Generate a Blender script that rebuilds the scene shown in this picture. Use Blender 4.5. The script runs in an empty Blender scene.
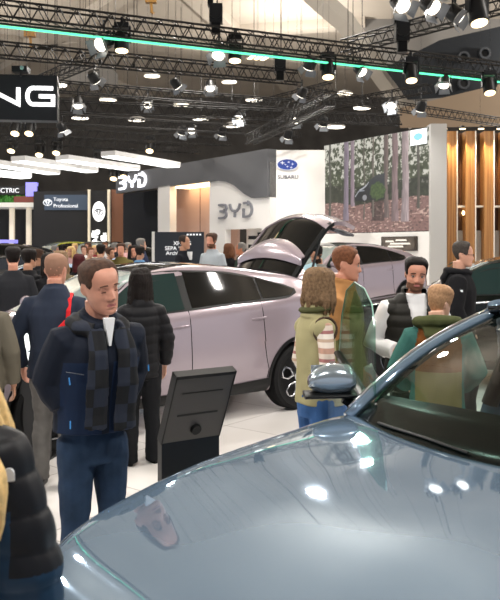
import bpy, bmesh, math, random
from mathutils import Vector, Matrix, Euler, noise
from math import sin, cos, pi, radians as R
SC = bpy.context.scene
COL = SC.collection
random.seed(7)

# ------------------------------------------------------------ camera, world, lights
F, YH, H = 770.0, 248.0, 1.8          # focal length in pixels of a 500x600 frame, horizon row, eye height
cam = bpy.data.cameras.new('camera'); co = bpy.data.objects.new('camera', cam); COL.objects.link(co)
co.location = (0, 0, H); co.rotation_euler = (pi/2, 0, 0)
cam.sensor_fit = 'VERTICAL'; cam.sensor_height = 24; cam.lens = F/600*24
cam.shift_y = -(300-YH)/600
cam.clip_end = 300
cam.dof.use_dof = True; cam.dof.focus_distance = 5.2; cam.dof.aperture_fstop = 5.0
SC.camera = co

w = bpy.data.worlds.new('hall_air'); SC.world = w; w.use_nodes = True
bg = w.node_tree.nodes['Background']; bg.inputs[0].default_value = (0.86, 0.9, 1.0, 1); bg.inputs[1].default_value = 0.36

SC.view_settings.view_transform = 'Standard'; SC.view_settings.look = 'None'
SC.view_settings.gamma = 1.0; SC.view_settings.use_curve_mapping = False
SC.view_settings.exposure = 0.75

def lamp(kind, loc, energy, color=(1, .96, .9), size=0.2, target=None, spot=100, blend=.6, name='spot_light'):
    l = bpy.data.lights.new(name, kind); l.energy = energy; l.color = color
    if kind == 'SPOT': l.spot_size = R(spot); l.spot_blend = blend; l.shadow_soft_size = size
    if kind == 'POINT': l.shadow_soft_size = size
    if kind == 'AREA': l.size = size
    o = bpy.data.objects.new(name, l); COL.objects.link(o); o.location = loc
    if target is not None:
        o.rotation_euler = (Vector(target)-Vector(loc)).to_track_quat('-Z', 'Y').to_euler()
    return o
# the rig over the stand: spots on the trusses
for x, y, tx, ty, e in [(-4, 3, -1.5, 4.5, 900), (-1.5, 1.2, -.5, 4.5, 1000), (1.5, 1.5, .8, 4.8, 1000), (4.2, 3.5, 2, 5.5, 900),
                        (-5.2, 8, -2.2, 7.5, 1000), (0, 6.6, 0, 8.6, 1000), (4.6, 8, 2.2, 7.6, 900),
                        (-3, 12.4, -2, 10, 1000), (1.5, 14, 1.4, 11.6, 1000), (5.4, 14, 4, 15.6, 1000), (-1, 15.4, -.5, 18, 1000),
                        (-7, 15, -6, 17, 1100), (-9, 22, -8, 25, 1400), (3.4, 19, 3, 24, 700), (0, 21, -2.5, 27, 900)]:
    lamp('SPOT', (x, y, 5.6), e*.28, target=(tx, ty, 0.6), spot=105, size=.12)

# high bay lamps under the roof
for x, y in [(-14, 12), (0, 20), (13, 12), (-14, 34), (2, 38), (15, 32)]:
    lamp('POINT', (x, y, 10.2), 1300, color=(1, .95, .88), size=.3, name='bay_light')

# ------------------------------------------------------------ helpers
def srgb(h):
    if isinstance(h, str):
        h = h.lstrip('#'); c = [int(h[i:i+2], 16)/255 for i in (0, 2, 4)]
    else: c = h
    return tuple((x/12.92 if x <= .04045 else ((x+.055)/1.055)**2.4) for x in c)
MATS = {}
def mat(name, col, rough=.6, metal=0., coat=0., emis=0., bump=0., bscale=200., var=0., vscale=4., spec=.5, alpha=None, sheen=0.):
    if name in MATS: return MATS[name]
    if rough >= .55 and spec == .5: spec = .18
    m = bpy.data.materials.new(name); m.use_nodes = True; nt = m.node_tree; p = nt.nodes['Principled BSDF']
    c = srgb(col)
    p.inputs['Base Color'].default_value = (*c, 1); p.inputs['Roughness'].default_value = rough
    p.inputs['Metallic'].default_value = metal; p.inputs['Coat Weight'].default_value = coat
    p.inputs['Coat Roughness'].default_value = .03; p.inputs['Specular IOR Level'].default_value = spec
    p.inputs['Sheen Weight'].default_value = sheen
    if emis: p.inputs['Emission Color'].default_value = (*c, 1); p.inputs['Emission Strength'].default_value = emis
    tc = nt.nodes.new('ShaderNodeTexCoord')
    if var:
        n = nt.nodes.new('ShaderNodeTexNoise'); n.inputs['Scale'].default_value = vscale; n.inputs['Detail'].default_value = 5
        nt.links.new(tc.outputs['Object'], n.inputs['Vector'])
        r = nt.nodes.new('ShaderNodeValToRGB')
        r.color_ramp.elements[0].position = .3; r.color_ramp.elements[1].position = .7
        r.color_ramp.elements[0].color = (*[x*(1-var) for x in c], 1); r.color_ramp.elements[1].color = (*[min(1, x*(1+var)) for x in c], 1)
        nt.links.new(n.outputs['Fac'], r.inputs[0]); nt.links.new(r.outputs[0], p.inputs['Base Color'])
    if bump:
        n = nt.nodes.new('ShaderNodeTexNoise'); n.inputs['Scale'].default_value = bscale; n.inputs['Detail'].default_value = 3
        nt.links.new(tc.outputs['Object'], n.inputs['Vector'])
        b = nt.nodes.new('ShaderNodeBump'); b.inputs['Strength'].default_value = bump; b.inputs['Distance'].default_value = .01
        nt.links.new(n.outputs['Fac'], b.inputs['Height']); nt.links.new(b.outputs[0], p.inputs['Normal'])
    MATS[name] = m; return m
def glass(name, tint, refl=.3):
    m = bpy.data.materials.new(name); m.use_nodes = True; nt = m.node_tree; nt.nodes.clear()
    out = nt.nodes.new('ShaderNodeOutputMaterial'); mx = nt.nodes.new('ShaderNodeMixShader')
    t = nt.nodes.new('ShaderNodeBsdfTransparent'); t.inputs[0].default_value = (*srgb(tint), 1)
    g = nt.nodes.new('ShaderNodeBsdfGlossy'); g.inputs['Roughness'].default_value = .02
    fr = nt.nodes.new('ShaderNodeFresnel'); fr.inputs[0].default_value = 1.5
    ml = nt.nodes.new('ShaderNodeMath'); ml.operation = 'MULTIPLY'; ml.inputs[1].default_value = refl
    nt.links.new(fr.outputs[0], ml.inputs[0]); nt.links.new(ml.outputs[0], mx.inputs[0])
    nt.links.new(t.outputs[0], mx.inputs[1]); nt.links.new(g.outputs[0], mx.inputs[2]); nt.links.new(mx.outputs[0], out.inputs[0])
    MATS[name] = m; return m

def W(px, py, d): return Vector(((px-250)/F*d, d, H-(py-YH)/F*d))

class B:                                           # a bmesh with simple adders
    def __init__(s): s.bm = bmesh.new(); s.mi = 0
    def face(s, vs):
        try: f = s.bm.faces.new(vs); f.material_index = s.mi; return f
        except ValueError: return None
    def loft(s, rings, closed=True, cap=True):
        vr = [[s.bm.verts.new(p) for p in r] for r in rings]
        for a, b in zip(vr, vr[1:]):
            n = len(a)
            for i in range(n if closed else n-1): s.face((a[i], a[(i+1) % n], b[(i+1) % n], b[i]))
        if cap and closed:
            s.face(list(reversed(vr[0]))); s.face(vr[-1])
        return vr
    def box(s, c, size, M=None):
        c = Vector(c); x, y, z = [k/2 for k in size]
        ps = [Vector((a*x, b*y, d*z)) for d in (-1, 1) for a, b in ((-1, -1), (1, -1), (1, 1), (-1, 1))]
        if M is not None: ps = [M @ p for p in ps]
        v = [s.bm.verts.new(c+p) for p in ps]
        for q in ((3, 2, 1, 0), (4, 5, 6, 7), (0, 1, 5, 4), (1, 2, 6, 5), (2, 3, 7, 6), (3, 0, 4, 7)): s.face([v[i] for i in q])
    def tube(s, pts, rad, n=8, ref=None, cap=True):
        pts = [Vector(p) for p in pts]; rings = []
        if not isinstance(rad, (list, tuple)): rad = [rad]*len(pts)
        u = None
        for i, p in enumerate(pts):
            t = (pts[min(i+1, len(pts)-1)]-pts[max(i-1, 0)])
            if t.length < 1e-9: t = Vector((0, 0, 1))
            t.normalize()
            r0 = Vector(ref) if ref is not None else (u if u is not None else (Vector((1, 0, 0)) if abs(t.x) < .8 else Vector((0, 1, 0))))
            u = (r0-t*r0.dot(t))
            if u.length < 1e-4: u = t.orthogonal()
            u.normalize(); v = t.cross(u)
            ra, rb = rad[i] if isinstance(rad[i], (list, tuple)) else (rad[i], rad[i])
            rings.append([p+u*ra*cos(2*pi*k/n)+v*rb*sin(2*pi*k/n) for k in range(n)])
        s.loft(rings, True, cap)
    def ball(s, c, r, n=12, m=8):
        c = Vector(c); rx, ry, rz = r if isinstance(r, (list, tuple)) else (r, r, r)
        s.loft([[c+Vector((rx*sin(pi*j/m)*cos(2*pi*i/n), ry*sin(pi*j/m)*sin(2*pi*i/n), -rz*cos(pi*j/m))) for i in range(n)]
                for j in ([.12]+list(range(1, m))+[m-.12])])
    def prism(s, poly, f0, f1):                      # poly of 2d points, f0/f1 map to 3d
        a = [s.bm.verts.new(f0(p)) for p in poly]; b = [s.bm.verts.new(f1(p)) for p in poly]; n = len(poly)
        s.face(list(reversed(a))); s.face(b)
        for i in range(n): s.face((a[i], a[(i+1) % n], b[(i+1) % n], b[i]))
    def grid(s, fn, us, vs):
        g = [[s.bm.verts.new(fn(u, v)) for v in vs] for u in us]
        for i in range(len(us)-1):
            for j in range(len(vs)-1): s.face((g[i][j], g[i+1][j], g[i+1][j+1], g[i][j+1]))
        return g
    def ring_quad(s, c, M, ro, ri, dep, n=24):        # annulus prism
        c = Vector(c)
        def P(r, k, z): return c+M @ Vector((r*cos(2*pi*k/n), r*sin(2*pi*k/n), z))
        prof = [(ri, 0), (ro, 0), (ro, dep), (ri, dep)]
        g = [[s.bm.verts.new(P(r, k, z)) for r, z in prof] for k in range(n)]
        for k in range(n):
            a, b = g[k], g[(k+1) % n]
            for j in range(4): s.face((a[j], b[j], b[(j+1) % 4], a[(j+1) % 4]))

def solid(b, t):
    bmesh.ops.recalc_face_normals(b.bm, faces=b.bm.faces[:])
    bmesh.ops.solidify(b.bm, geom=b.bm.faces[:], thickness=t)
def lin(n, a=0., b=1.): return [a+(b-a)*i/(n-1) for i in range(n)]
def interp(tab, x):
    if x <= tab[0][0]: return tab[0][1:] if len(tab[0]) > 2 else tab[0][1]
    for p, q in zip(tab, tab[1:]):
        if x <= q[0]:
            k = (x-p[0])/(q[0]-p[0]); r = [a+(c-a)*k for a, c in zip(p[1:], q[1:])]
            return r if len(r) > 1 else r[0]
    return tab[-1][1:] if len(tab[-1]) > 2 else tab[-1][1]
def sm(tab, x):                                   # smooth (catmull-rom like) table of single values
    if tab[0][0] > tab[-1][0]: tab = tab[::-1]
    n = len(tab)
    if x <= tab[0][0]: return tab[0][1]
    if x >= tab[-1][0]: return tab[-1][1]
    for i in range(n-1):
        x0, y0 = tab[i]; x1, y1 = tab[i+1]
        if x <= x1:
            def sl(j):
                if j == 0: return (tab[1][1]-tab[0][1])/(tab[1][0]-tab[0][0])
                if j == n-1: return (tab[-1][1]-tab[-2][1])/(tab[-1][0]-tab[-2][0])
                a = (tab[j][1]-tab[j-1][1])/(tab[j][0]-tab[j-1][0]); c = (tab[j+1][1]-tab[j][1])/(tab[j+1][0]-tab[j][0])
                return 0 if a*c <= 0 else 2*a*c/(a+c)
            h = x1-x0; t = (x-x0)/h; m0, m1 = sl(i)*h, sl(i+1)*h
            return (2*t**3-3*t*t+1)*y0+(t**3-2*t*t+t)*m0+(-2*t**3+3*t*t)*y1+(t**3-t*t)*m1
def mesh_obj(name, me, m, parent=None):
    o = bpy.data.objects.new(name, me); COL.objects.link(o)
    for k in (m if isinstance(m, (list, tuple)) else [m]): me.materials.append(k)
    if parent is not None: o.parent = parent
    return o
def obj(name, b, m, parent=None, smooth=False, normals=True, auto=None):
    if normals: bmesh.ops.recalc_face_normals(b.bm, faces=b.bm.faces[:])
    me = bpy.data.meshes.new(name); b.bm.to_mesh(me); b.bm.free()
    if smooth or auto:
        for p in me.polygons: p.use_smooth = True
        if auto: me.set_sharp_from_angle(angle=R(auto))
    return mesh_obj(name, me, m, parent)
def thing(name, label, cat, loc=(0, 0, 0), rot=0, group=None, scale=1):
    o = bpy.data.objects.new(name, None); COL.objects.link(o); o.empty_display_size = .1
    o.location = loc; o.rotation_euler = (0, 0, rot); o.scale = (scale,)*3
    tag(o, label, cat, group); return o
def tag(o, label, cat, group=None):
    o['label'] = label; o['category'] = cat
    if group: o['group'] = group
    return o
def struct(name, b, m, **k):
    o = obj(name, b, m, **k); o['kind'] = 'structure'; return o
def remesh(b, voxel, smooth_it=4, factor=.5, disp=None):
    """union of closed shells in b -> one continuous mesh"""
    bmesh.ops.recalc_face_normals(b.bm, faces=b.bm.faces[:])
    me = bpy.data.meshes.new('tmp'); b.bm.to_mesh(me); b.bm.free()
    o = bpy.data.objects.new('tmp', me); COL.objects.link(o)
    r = o.modifiers.new('r', 'REMESH'); r.mode = 'VOXEL'; r.voxel_size = voxel
    if smooth_it:
        s = o.modifiers.new('s', 'SMOOTH'); s.iterations = smooth_it; s.factor = factor
    dg = bpy.context.evaluated_depsgraph_get()
    out = bpy.data.meshes.new_from_object(o.evaluated_get(dg))
    bpy.data.objects.remove(o); bpy.data.meshes.remove(me)
    if disp:
        nv = [v.normal.copy() for v in out.vertices]
        for v, n in zip(out.vertices, nv): v.co = v.co+n*disp(v.co, n)
    for p in out.polygons: p.use_smooth = True
    return out
def strokes(lines, wd, f0, f1, b):               # ribbons along 2d polylines, extruded between f0 and f1
    for ln in lines:
        n = len(ln); L = []; Rr = []
        for i, p in enumerate(ln):
            p = Vector(p); d0 = (p-Vector(ln[i-1])).normalized() if i else None; d1 = (Vector(ln[i+1])-p).normalized() if i < n-1 else None
            if d0 is None: d0 = d1
            if d1 is None: d1 = d0
            n0 = Vector((-d0.y, d0.x)); n1 = Vector((-d1.y, d1.x)); m = n0+n1
            m = n0 if m.length < .1 else m.normalized(); k = wd/2/max(.45, m.dot(n0))
            L.append(p+m*k); Rr.append(p-m*k)
        for i in range(n-1):
            b.prism([L[i], L[i+1], Rr[i+1], Rr[i]], f0, f1)
def arc(cx, cy, rx, ry, a0, a1, n=8): return [(cx+rx*cos(R(a0+(a1-a0)*i/n)), cy+ry*sin(R(a0+(a1-a0)*i/n))) for i in range(n+1)]
def text_mesh(s, size, M, m, name, parent=None, depth=.01, align='LEFT'):
    cu = bpy.data.curves.new('t', 'FONT'); cu.body = s; cu.size = size; cu.extrude = depth/2; cu.align_x = align; cu.resolution_u = 3
    o = bpy.data.objects.new('t', cu); COL.objects.link(o)
    dg = bpy.context.evaluated_depsgraph_get(); me = bpy.data.meshes.new_from_object(o.evaluated_get(dg))
    bpy.data.objects.remove(o); bpy.data.curves.remove(cu)
    me.transform(M); me.materials.clear()
    return mesh_obj(name, me, m, parent)
def frame(o, xd, yd):                              # matrix with columns: text x direction, text up, normal
    x = Vector(xd).normalized(); y = Vector(yd).normalized(); z = x.cross(y)
    return Matrix(((x.x, y.x, z.x, o[0]), (x.y, y.y, z.y, o[1]), (x.z, y.z, z.z, o[2]), (0, 0, 0, 1)))

# ------------------------------------------------------------ materials
WHITE = mat('white_wall_paint', '#e9e7e4', .55)
FLOORM = None
BLACKM = mat('black_metal', '#17181a', .45, .3)
BLACKP = mat('black_plastic', '#0f1011', .4, spec=.25)
TRUSSM = mat('black_truss_paint', '#1d1c1c', .5, .4)
LENS = mat('lamp_lens_lit', '#fff6e6', .3, emis=2.2)
LENSW = mat('lamp_lens_warm', '#ffe2b0', .3, emis=2.5)
BARN = mat('lit_barndoor_white', '#777b81', .35, .2)
CHROME = mat('chrome', '#d9dbde', .12, 1)
SILVER = mat('silver_alloy', '#c9cbcf', .25, .9)
RUBBER = mat('tyre_rubber', '#1a1a1b', .75)
DGLASS = mat('dark_tinted_glass', '#060809', .04, 0, spec=.35)
TGLASS = mat('teal_tinted_glass', '#1b2c2b', .05, 0, spec=.4)
MAUVE = mat('mauve_pearl_paint', '#a2959d', .22, .35, coat=1)
GREYBLUE = mat('grey_blue_metallic_paint', '#7e96ae', .04, .62, coat=.6)
# floor: big glossy off-white tiles with fine grey joints
def tile_mat():
    m = bpy.data.materials.new('white_floor_tiles'); m.use_nodes = True; nt = m.node_tree; p = nt.nodes['Principled BSDF']
    tc = nt.nodes.new('ShaderNodeTexCoord'); mp = nt.nodes.new('ShaderNodeMapping'); mp.inputs['Rotation'].default_value = (0, 0, R(-52))
    br = nt.nodes.new('ShaderNodeTexBrick'); br.offset = 0; br.inputs['Scale'].default_value = 1
    br.inputs['Brick Width'].default_value = 1.0; br.inputs['Row Height'].default_value = 1.0; br.inputs['Mortar Size'].default_value = .0045
    br.inputs['Color1'].default_value = (*srgb('#e4e0dc'), 1); br.inputs['Color2'].default_value = (*srgb('#dedad7'), 1); br.inputs['Mortar'].default_value = (*srgb('#9a938d'), 1)
    nt.links.new(tc.outputs['Object'], mp.inputs[0]); nt.links.new(mp.outputs[0], br.inputs[0]); nt.links.new(br.outputs[0], p.inputs['Base Color'])
    p.inputs['Roughness'].default_value = .22
    return m
FLOORM = tile_mat()
CEILM = mat('pale_ceiling_concrete', '#aba296', .8, var=.08, vscale=.3)
RIBM = mat('ceiling_rib_grey', '#a9a49b', .8)
DUCTM = mat('dark_ceiling_cladding', '#23262a', .7)
ENDM = mat('dark_hall_end', '#4b4845', .8, var=.3, vscale=.6)

# ------------------------------------------------------------ structure
b = B(); b.box((0, 25, -.1), (90, 90, .2)); struct('floor', b, FLOORM)
b = B(); b.box((0, 20, 13.85), (90, 84, .3)); struct('ceiling', b, CEILM)
b = B(); b.box((0, 61, 6.9), (90, .4, 14)); struct('wall_back', b, ENDM)
# pale ceiling coffers: long flat beams crossing the ceiling
n = 0
for (a, c, wd, dp) in [((-26, 34), (20, 56), 1.2, .7), ((-18, 30), (-8, 60), 1.0, .6), ((-4, 30), (4, 60), 1.0, .6), ((-30, 48), (6, 40), .9, .5), ((-20, 56), (-2, 30), .8, .5)]:
    a = Vector((*a, 13.5)); c = Vector((*c, 13.5)); d = (c-a); ang = math.atan2(d.y, d.x); n += 1
    b = B(); b.box((a+c)/2, (d.length, wd, dp), Matrix.Rotation(ang, 3, 'Z')); struct('trim_%d' % n, b, CEILM)
# a curved rib sweeping down to the right, with the grey vault behind it
b = B(); pts = [W(300, -18, 33), W(322, 2, 33), W(345, 22, 34), W(364, 48, 35), (W(384, 78, 36)), W(402, 102, 37), W(416, 122, 38)]
b.tube(pts, [(.25, .5)]*len(pts), 4, ref=(0, 1, 0)); struct('trim_6', b, mat('curved_rib', '#b3ada3', .8))
b = B(); poly = [(325, -20), (346, 18), (366, 45), (386, 75), (404, 100), (420, 122), (505, 122), (505, -20)]
b.prism(poly, lambda p: W(p[0], p[1], 40), lambda p: W(p[0], p[1], 40.4)); struct('trim_7', b, mat('vault_grey', '#7d7a76', .85))
b = B(); poly = [(384, 68), (440, 40), (520, 22), (520, 92), (470, 96), (408, 100)]
b.prism(poly, lambda p: W(p[0], p[1], 34), lambda p: W(p[0], p[1], 35.6)); struct('trim_8', b, DUCTM)
b = B(); poly = [(400, 108), (500, 84), (520, 84), (520, 126), (400, 128)]
b.prism(poly, lambda p: W(p[0], p[1], 33), lambda p: W(p[0], p[1], 33.5)); struct('trim_9', b, mat('tan_fascia', '#8d7c69', .8))
b = B(); poly = [(60, 64), (108, 66), (118, 74), (118, 84), (60, 84)]
b.prism(poly, lambda p: W(p[0], p[1], 40), lambda p: W(p[0], p[1], 42)); struct('trim_10', b, mat('grey_plant_block', '#66635f', .8))
for i, (px, py) in enumerate([(484, 54), (463, 58), (463, 84)]):
    t = thing('round_duct', ['round air outlet highest on the dark ceiling cladding at right', 'round air outlet below left of the highest one on the dark cladding', 'lowest round air outlet on the dark ceiling cladding, close above the green light line'][i], 'vent', W(px, py, 33.9), 0, 'round air outlets on the dark cladding')
    b = B(); b.ring_quad((0, 0, 0), Matrix.Rotation(pi/2, 3, 'X'), .26, .17, .2); obj('ring', b, mat('duct_ring', '#3b3e42', .6), t)
    b = B(); b.tube([(0, .0, 0), (0, .08, 0)], .17, 20); obj('damper', b, BLACKP, t)
# ------------------------------------------------------------ far booths
ORD = ['first', 'second', 'third', 'fourth', 'fifth', 'sixth', 'seventh', 'eighth', 'ninth', 'tenth', 'eleventh', 'twelfth', 'thirteenth', 'fourteenth', 'fifteenth', 'sixteenth', 'seventeenth', 'eighteenth', 'nineteenth', 'twentieth']
FA = Vector((.65, 25, 0)); FD = Vector((-7.55, 10.4, 0)).normalized(); FN = Vector((-FD.y, FD.x, 0))   # facade line, runs away to the left
if FN.y > 0: FN = -FN                                            # FN points at the viewer's side
def fac(a, z, off=0): return FA+FD*a+FN*off+Vector((0, 0, z))
GREYBAND = mat('dark_grey_fascia', '#58595c', .45)
t = thing('exhibition_facade', 'long white stand facade with a dark grey curved fascia running back to the left', 'wall', fac(0, 0))
def fo(bd, name, m, **k):
    bd.bm.transform(Matrix.Translation(-fac(0, 0))); return obj(name, bd, m, t, **k)
b = B(); lower = [(0, 3.45), (.9, 3.47), (1.3, 3.62), (1.9, 3.95), (2.4, 4.12), (3, 4.2), (11, 4.2)]
b.prism([(11, 5.02), (0, 5.02)]+lower, lambda p: fac(p[0], p[1], .1), lambda p: fac(p[0], p[1], -.3)); fo(b, 'fascia', GREYBAND)
b = B()
b.prism([(0, 2.45), (3.6, 2.45), (3.6, 4.6), (0, 4.6)], lambda p: fac(p[0], p[1], 0), lambda p: fac(p[0], p[1], -.25))
b.prism([(2.6, 0), (3.6, 0), (3.6, 2.45), (2.6, 2.45)], lambda p: fac(p[0], p[1], 0), lambda p: fac(p[0], p[1], -.25))
b.prism([(0, 0), (.45, 0), (.45, 2.45), (0, 2.45)], lambda p: fac(p[0], p[1], 0), lambda p: fac(p[0], p[1], -.25))
b.prism([(0, 0), (2.7, 0), (2.7, 2.6), (0, 2.6)], lambda p: fac(p[0], p[1], -1.0), lambda p: fac(p[0], p[1], -1.1))
fo(b, 'white_wall', WHITE)
b = B(); b.prism([(6.3, 0), (7.24, 0), (7.24, 4.25), (6.3, 4.25)], lambda p: fac(p[0], p[1], .1), lambda p: fac(p[0], p[1], -.2)); fo(b, 'column', WHITE)
b = B(); b.prism([(2.9, 0), (8.4, 0), (8.4, 4.25), (2.9, 4.25)], lambda p: fac(p[0], p[1], -.75), lambda p: fac(p[0], p[1], -.85))
for s in range(1, 4): pass
fo(b, 'rose_panel', mat('rose_beige_panel', '#c4a598', .6))
b = B()
for a in (4.5, 5.4): b.prism([(a, 0), (a+.03, 0), (a+.03, 4.25), (a, 4.25)], lambda p: fac(p[0], p[1], -.73), lambda p: fac(p[0], p[1], -.75))
fo(b, 'panel_joint', mat('joint_dark_rose', '#8a6f66', .7))
b = B(); b.prism([(3.7, 4.13), (6.2, 4.13), (6.2, 4.2), (3.7, 4.2)], lambda p: fac(p[0], p[1], -.1), lambda p: fac(p[0], p[1], -.7)); fo(b, 'warm_light_strip', mat('warm_strip_lit', '#ffdba6', .3, emis=4))
b = B(); b.prism([(7.24, 0), (12.5, 0), (12.5, 4.3), (7.24, 4.3)], lambda p: fac(p[0], p[1], -1), lambda p: fac(p[0], p[1], -1.2)); fo(b, 'black_wall', mat('navy_black_wall', '#12141b', .6))
# dark rack in the wall opening
b = B()
b.prism([(.55, .3), (1.9, .3), (1.9, 2.35), (.55, 2.35)], lambda p: fac(p[0], p[1], -.9), lambda p: fac(p[0], p[1], -.98))
o = fo(b, 'rack_back', mat('rack_dark', '#33383f', .6))
b = B()
for z in (1.2, 1.5, 1.8, 2.1): b.prism([(.55, z), (1.9, z), (1.9, z+.12), (.55, z+.12)], lambda p: fac(p[0], p[1], -.5), lambda p: fac(p[0], p[1], -.9))
fo(b, 'rack_shelf', BLACKP)
# rounded letters:  B (a 3 with the stem missing), Y, D
def byd(x0, x1, z0, z1, wd):                          # returns strokes in a 0..1 box mapped to facade coords; x runs to the viewer's right
    ww = x1-x0; hh = z1-z0
    U = lambda x, z: (x0+ww*x, z0+hh*z)
    Bl = [[U(0, 1), U(.15, 1)]+[U(*p) for p in arc(.16, .76, .085, .24, 90, -90, 6)]+[U(.04, .52)], [U(.16, .52)]+[U(*p) for p in arc(.16, .26, .085, .26, 90, -90, 6)]+[U(0, 0)]]
    Yl = [[U(.345, 1), U(.38, .66), U(.44, .48), U(.56, .48), U(.62, .66), U(.655, 1)], [U(.5, .48), U(.5, 0)]]
    Dl = [[U(.76, 1), U(.88, 1)]+[U(*p) for p in arc(.88, .5, .12, .5, 90, -90, 8)]+[U(.76, 0), U(.76, .62)]]
    return Bl+Yl+Dl
b = B(); strokes(byd(-2.95, -.95, 2.86, 3.32, .07), .075, lambda p: fac(-p[0], p[1], .07), lambda p: fac(-p[0], p[1], 0), b); fo(b, 'grey_letters', mat('grey_sign_letters', '#7e7f86', .4))
b = B(); strokes(byd(-10.6, -8.2, 4.36, 4.86, .1), .09, lambda p: fac(-p[0], p[1], .18), lambda p: fac(-p[0], p[1], .1), b); fo(b, 'lit_letters', mat('white_sign_lit', '#f4f7ff', .4, emis=1.0))

# white wall with the oval star emblem
t = thing('emblem_wall', 'tall plain white wall with a blue oval emblem and small dark lettering', 'wall', (1.55, 25.2, 0))
b = B(); b.box((0, .1, 2.5), (1.8, .3, 5.0)); obj('panel', b, WHITE, t)
b = B(); ell = [(.35*cos(2*pi*k/40), .19*sin(2*pi*k/40)) for k in range(40)]
b.prism(ell, lambda p: Vector((p[0]-.33, -.1, 4.52+p[1])), lambda p: Vector((p[0]-.33, -.05, 4.52+p[1]))); em = obj('emblem', b, mat('emblem_blue', '#1d3b8f', .3), t)
b = B()
for k in range(40):
    p, q = ell[k], ell[(k+1) % 40]
    b.prism([p, q, (q[0]*.93, q[1]*.9), (p[0]*.93, p[1]*.9)], lambda p: Vector((p[0]-.33, -.115, 4.52+p[1])), lambda p: Vector((p[0]-.33, -.1, 4.52+p[1])))
for sx, sz, r in [(-.2, .07, .085), (.05, .1, .05), (.2, .02, .05), (.0, -.08, .05), (.15, -.12, .05), (-.08, .0, .04)]:
    sx, sz, r = sx*.82, sz*.8, r*.8; st = [((r if k % 2 == 0 else r*.3)*cos(pi*k/4)*1.3+sx, (r if k % 2 == 0 else r*.3)*sin(pi*k/4)+sz) for k in range(8)]
    b.prism(st, lambda p: Vector((p[0]-.33, -.115, 4.52+p[1])), lambda p: Vector((p[0]-.33, -.1, 4.52+p[1])))
obj('emblem_star', b, mat('emblem_silver', '#e8ebf2', .3), em)
o = text_mesh('SUBARU', .17, frame((-.60, -.06, 4.06), (1, 0, 0), (0, 0, 1)), mat('letter_navy', '#232a45', .4), 'lettering', t, .02); o.scale.x = 1.08; o.location.x = .0

# big led screen with a woodland picture, on its white wall
SL = Vector((2.43, 25.2, 0)); SR = Vector((4.98, 21.2, 0)); SD = (SR-SL); SW = SD.length; SD.normalize(); SN = Vector((SD.y, -SD.x, 0))
if SN.y > 0: SN = -SN
def scr(a, z, off=0): return SL+SD*a+SN*off+Vector((0, 0, z))
t = thing('screen_wall', 'white angled wall under the big woodland screen', 'wall', SL)
b = B(); b.prism([(0, 0), (SW, 0), (SW, 2.26), (0, 2.26)], lambda p: scr(p[0], p[1], .02)-SL, lambda p: scr(p[0], p[1], -.3)-SL)
b.prism([(0, 2.26), (SW, 2.26), (SW, 5.14), (0, 5.14)], lambda p: scr(p[0], p[1], -.06)-SL, lambda p: scr(p[0], p[1], -.3)-SL); obj('wall_panel', b, WHITE, t)
t = thing('led_screen', 'large led screen showing a car among pale tree trunks', 'screen', scr(SW/2, 2.28))
b = B(); NU, NV = 220, 150
g = b.grid(lambda u, v: scr(u*SW, 2.28+v*2.86, 0)-scr(SW/2, 2.28), lin(NU), lin(NV))
b.bm.verts.index_update()
def wood(u, v):                                        # u across, v up
    n = lambda s, o=0: noise.noise(Vector((u*s*1.6, v*s, o)))
    n2 = lambda su, sv, o=0: noise.noise(Vector((u*su, v*sv, o)))
    gl = .33+.05*n2(4, 0, 3)-.10*max(0, 1-abs(u-.33)/.3)*.3
    if v < gl:
        k = .5+.5*n(26)+.35*n(60, 5)
        k = .5+.35*n(40)+.35*n(95, 5)+.2*n(12); c = [.66, .50, .47]; q = .62+.45*max(0, min(1.2, k))
        c = [x*q for x in c]
        if n2(34, 60, 9)+.5*n2(6, 9, 4) > .36: c = [.86, .72, .66]
        if n2(40, 52, 19) > .36: c = [.38, .29, .25]
        if abs(u-.54) < .06+.03*n(9) and v > .12: c = [x*.6 for x in c]
    else:
        k = .8*n(20)+.6*n(48, 2)+.4*n(100, 4)
        up = (v-gl)/(1-gl)
        c = [.30+.16*k, .33+.17*k, .24+.13*k]
        if up > .2 and k+.75*up+.35*n2(40, 5, 7) > .62: c = [.86, .85, .80]
        if up < .28: c = [x*.62 for x in c]
    for (cx, w0, col) in [(.235, .024, (.60, .54, .60)), (.30, .018, (.66, .58, .62)), (.62, .020, (.50, .43, .41)), (.70, .026, (.62, .52, .52)), (.785, .028, (.76, .68, .68)), (.415, .006, (.45, .42, .38)), (.5, .008, (.5, .46, .42)), (.06, .012, (.36, .36, .32)), (.9, .01, (.40, .38, .34))]:
        wv = w0*(1+.7*max(0, .5-v)**1.2)
        x = cx+.012*noise.noise(Vector((v*3, cx*40, 0)))
        base = .2+.1*sin(cx*70)
        if abs(u-x) < wv and v > base: 
            q = .72+.5*(u-x+wv)/(2*wv)*.6+.25*noise.noise(Vector((u*160, v*10, 1)))
            c = [y*q for y in col]
    # the car between the trunks
    roof = sm([(.33, .40), (.37, .46), (.42, .49), (.48, .56), (.55, .60), (.62, .605), (.66, .59)], u)
    if .325 < u < .61 and .34 < v < roof:
        c = [.13, .14, .16]
        if v > roof-.016: c = [.75, .76, .78]
        if v > .47 and .46 < u: c = [.2, .22, .24]
        if .33 < u < .42 and .44 < v < .455: c = [.6, .62, .66]
    if .38 < u < .46 and (u-.42)**2*2.2+(v-.37)**2 < .0022: c = [.08, .08, .09] if (u-.42)**2*2.2+(v-.37)**2 > .0009 else [.6, .6, .62]
    r2 = ((u-.545)/.075)**2+((v-.43)/.09)**2
    if r2 < 1+.5*n(30, 8): c = [.28+.1*n(40), .36+.12*n(40), .2+.06*n(40)]
    return [min(1, max(.02, x)) for x in c]
cols = []
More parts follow.
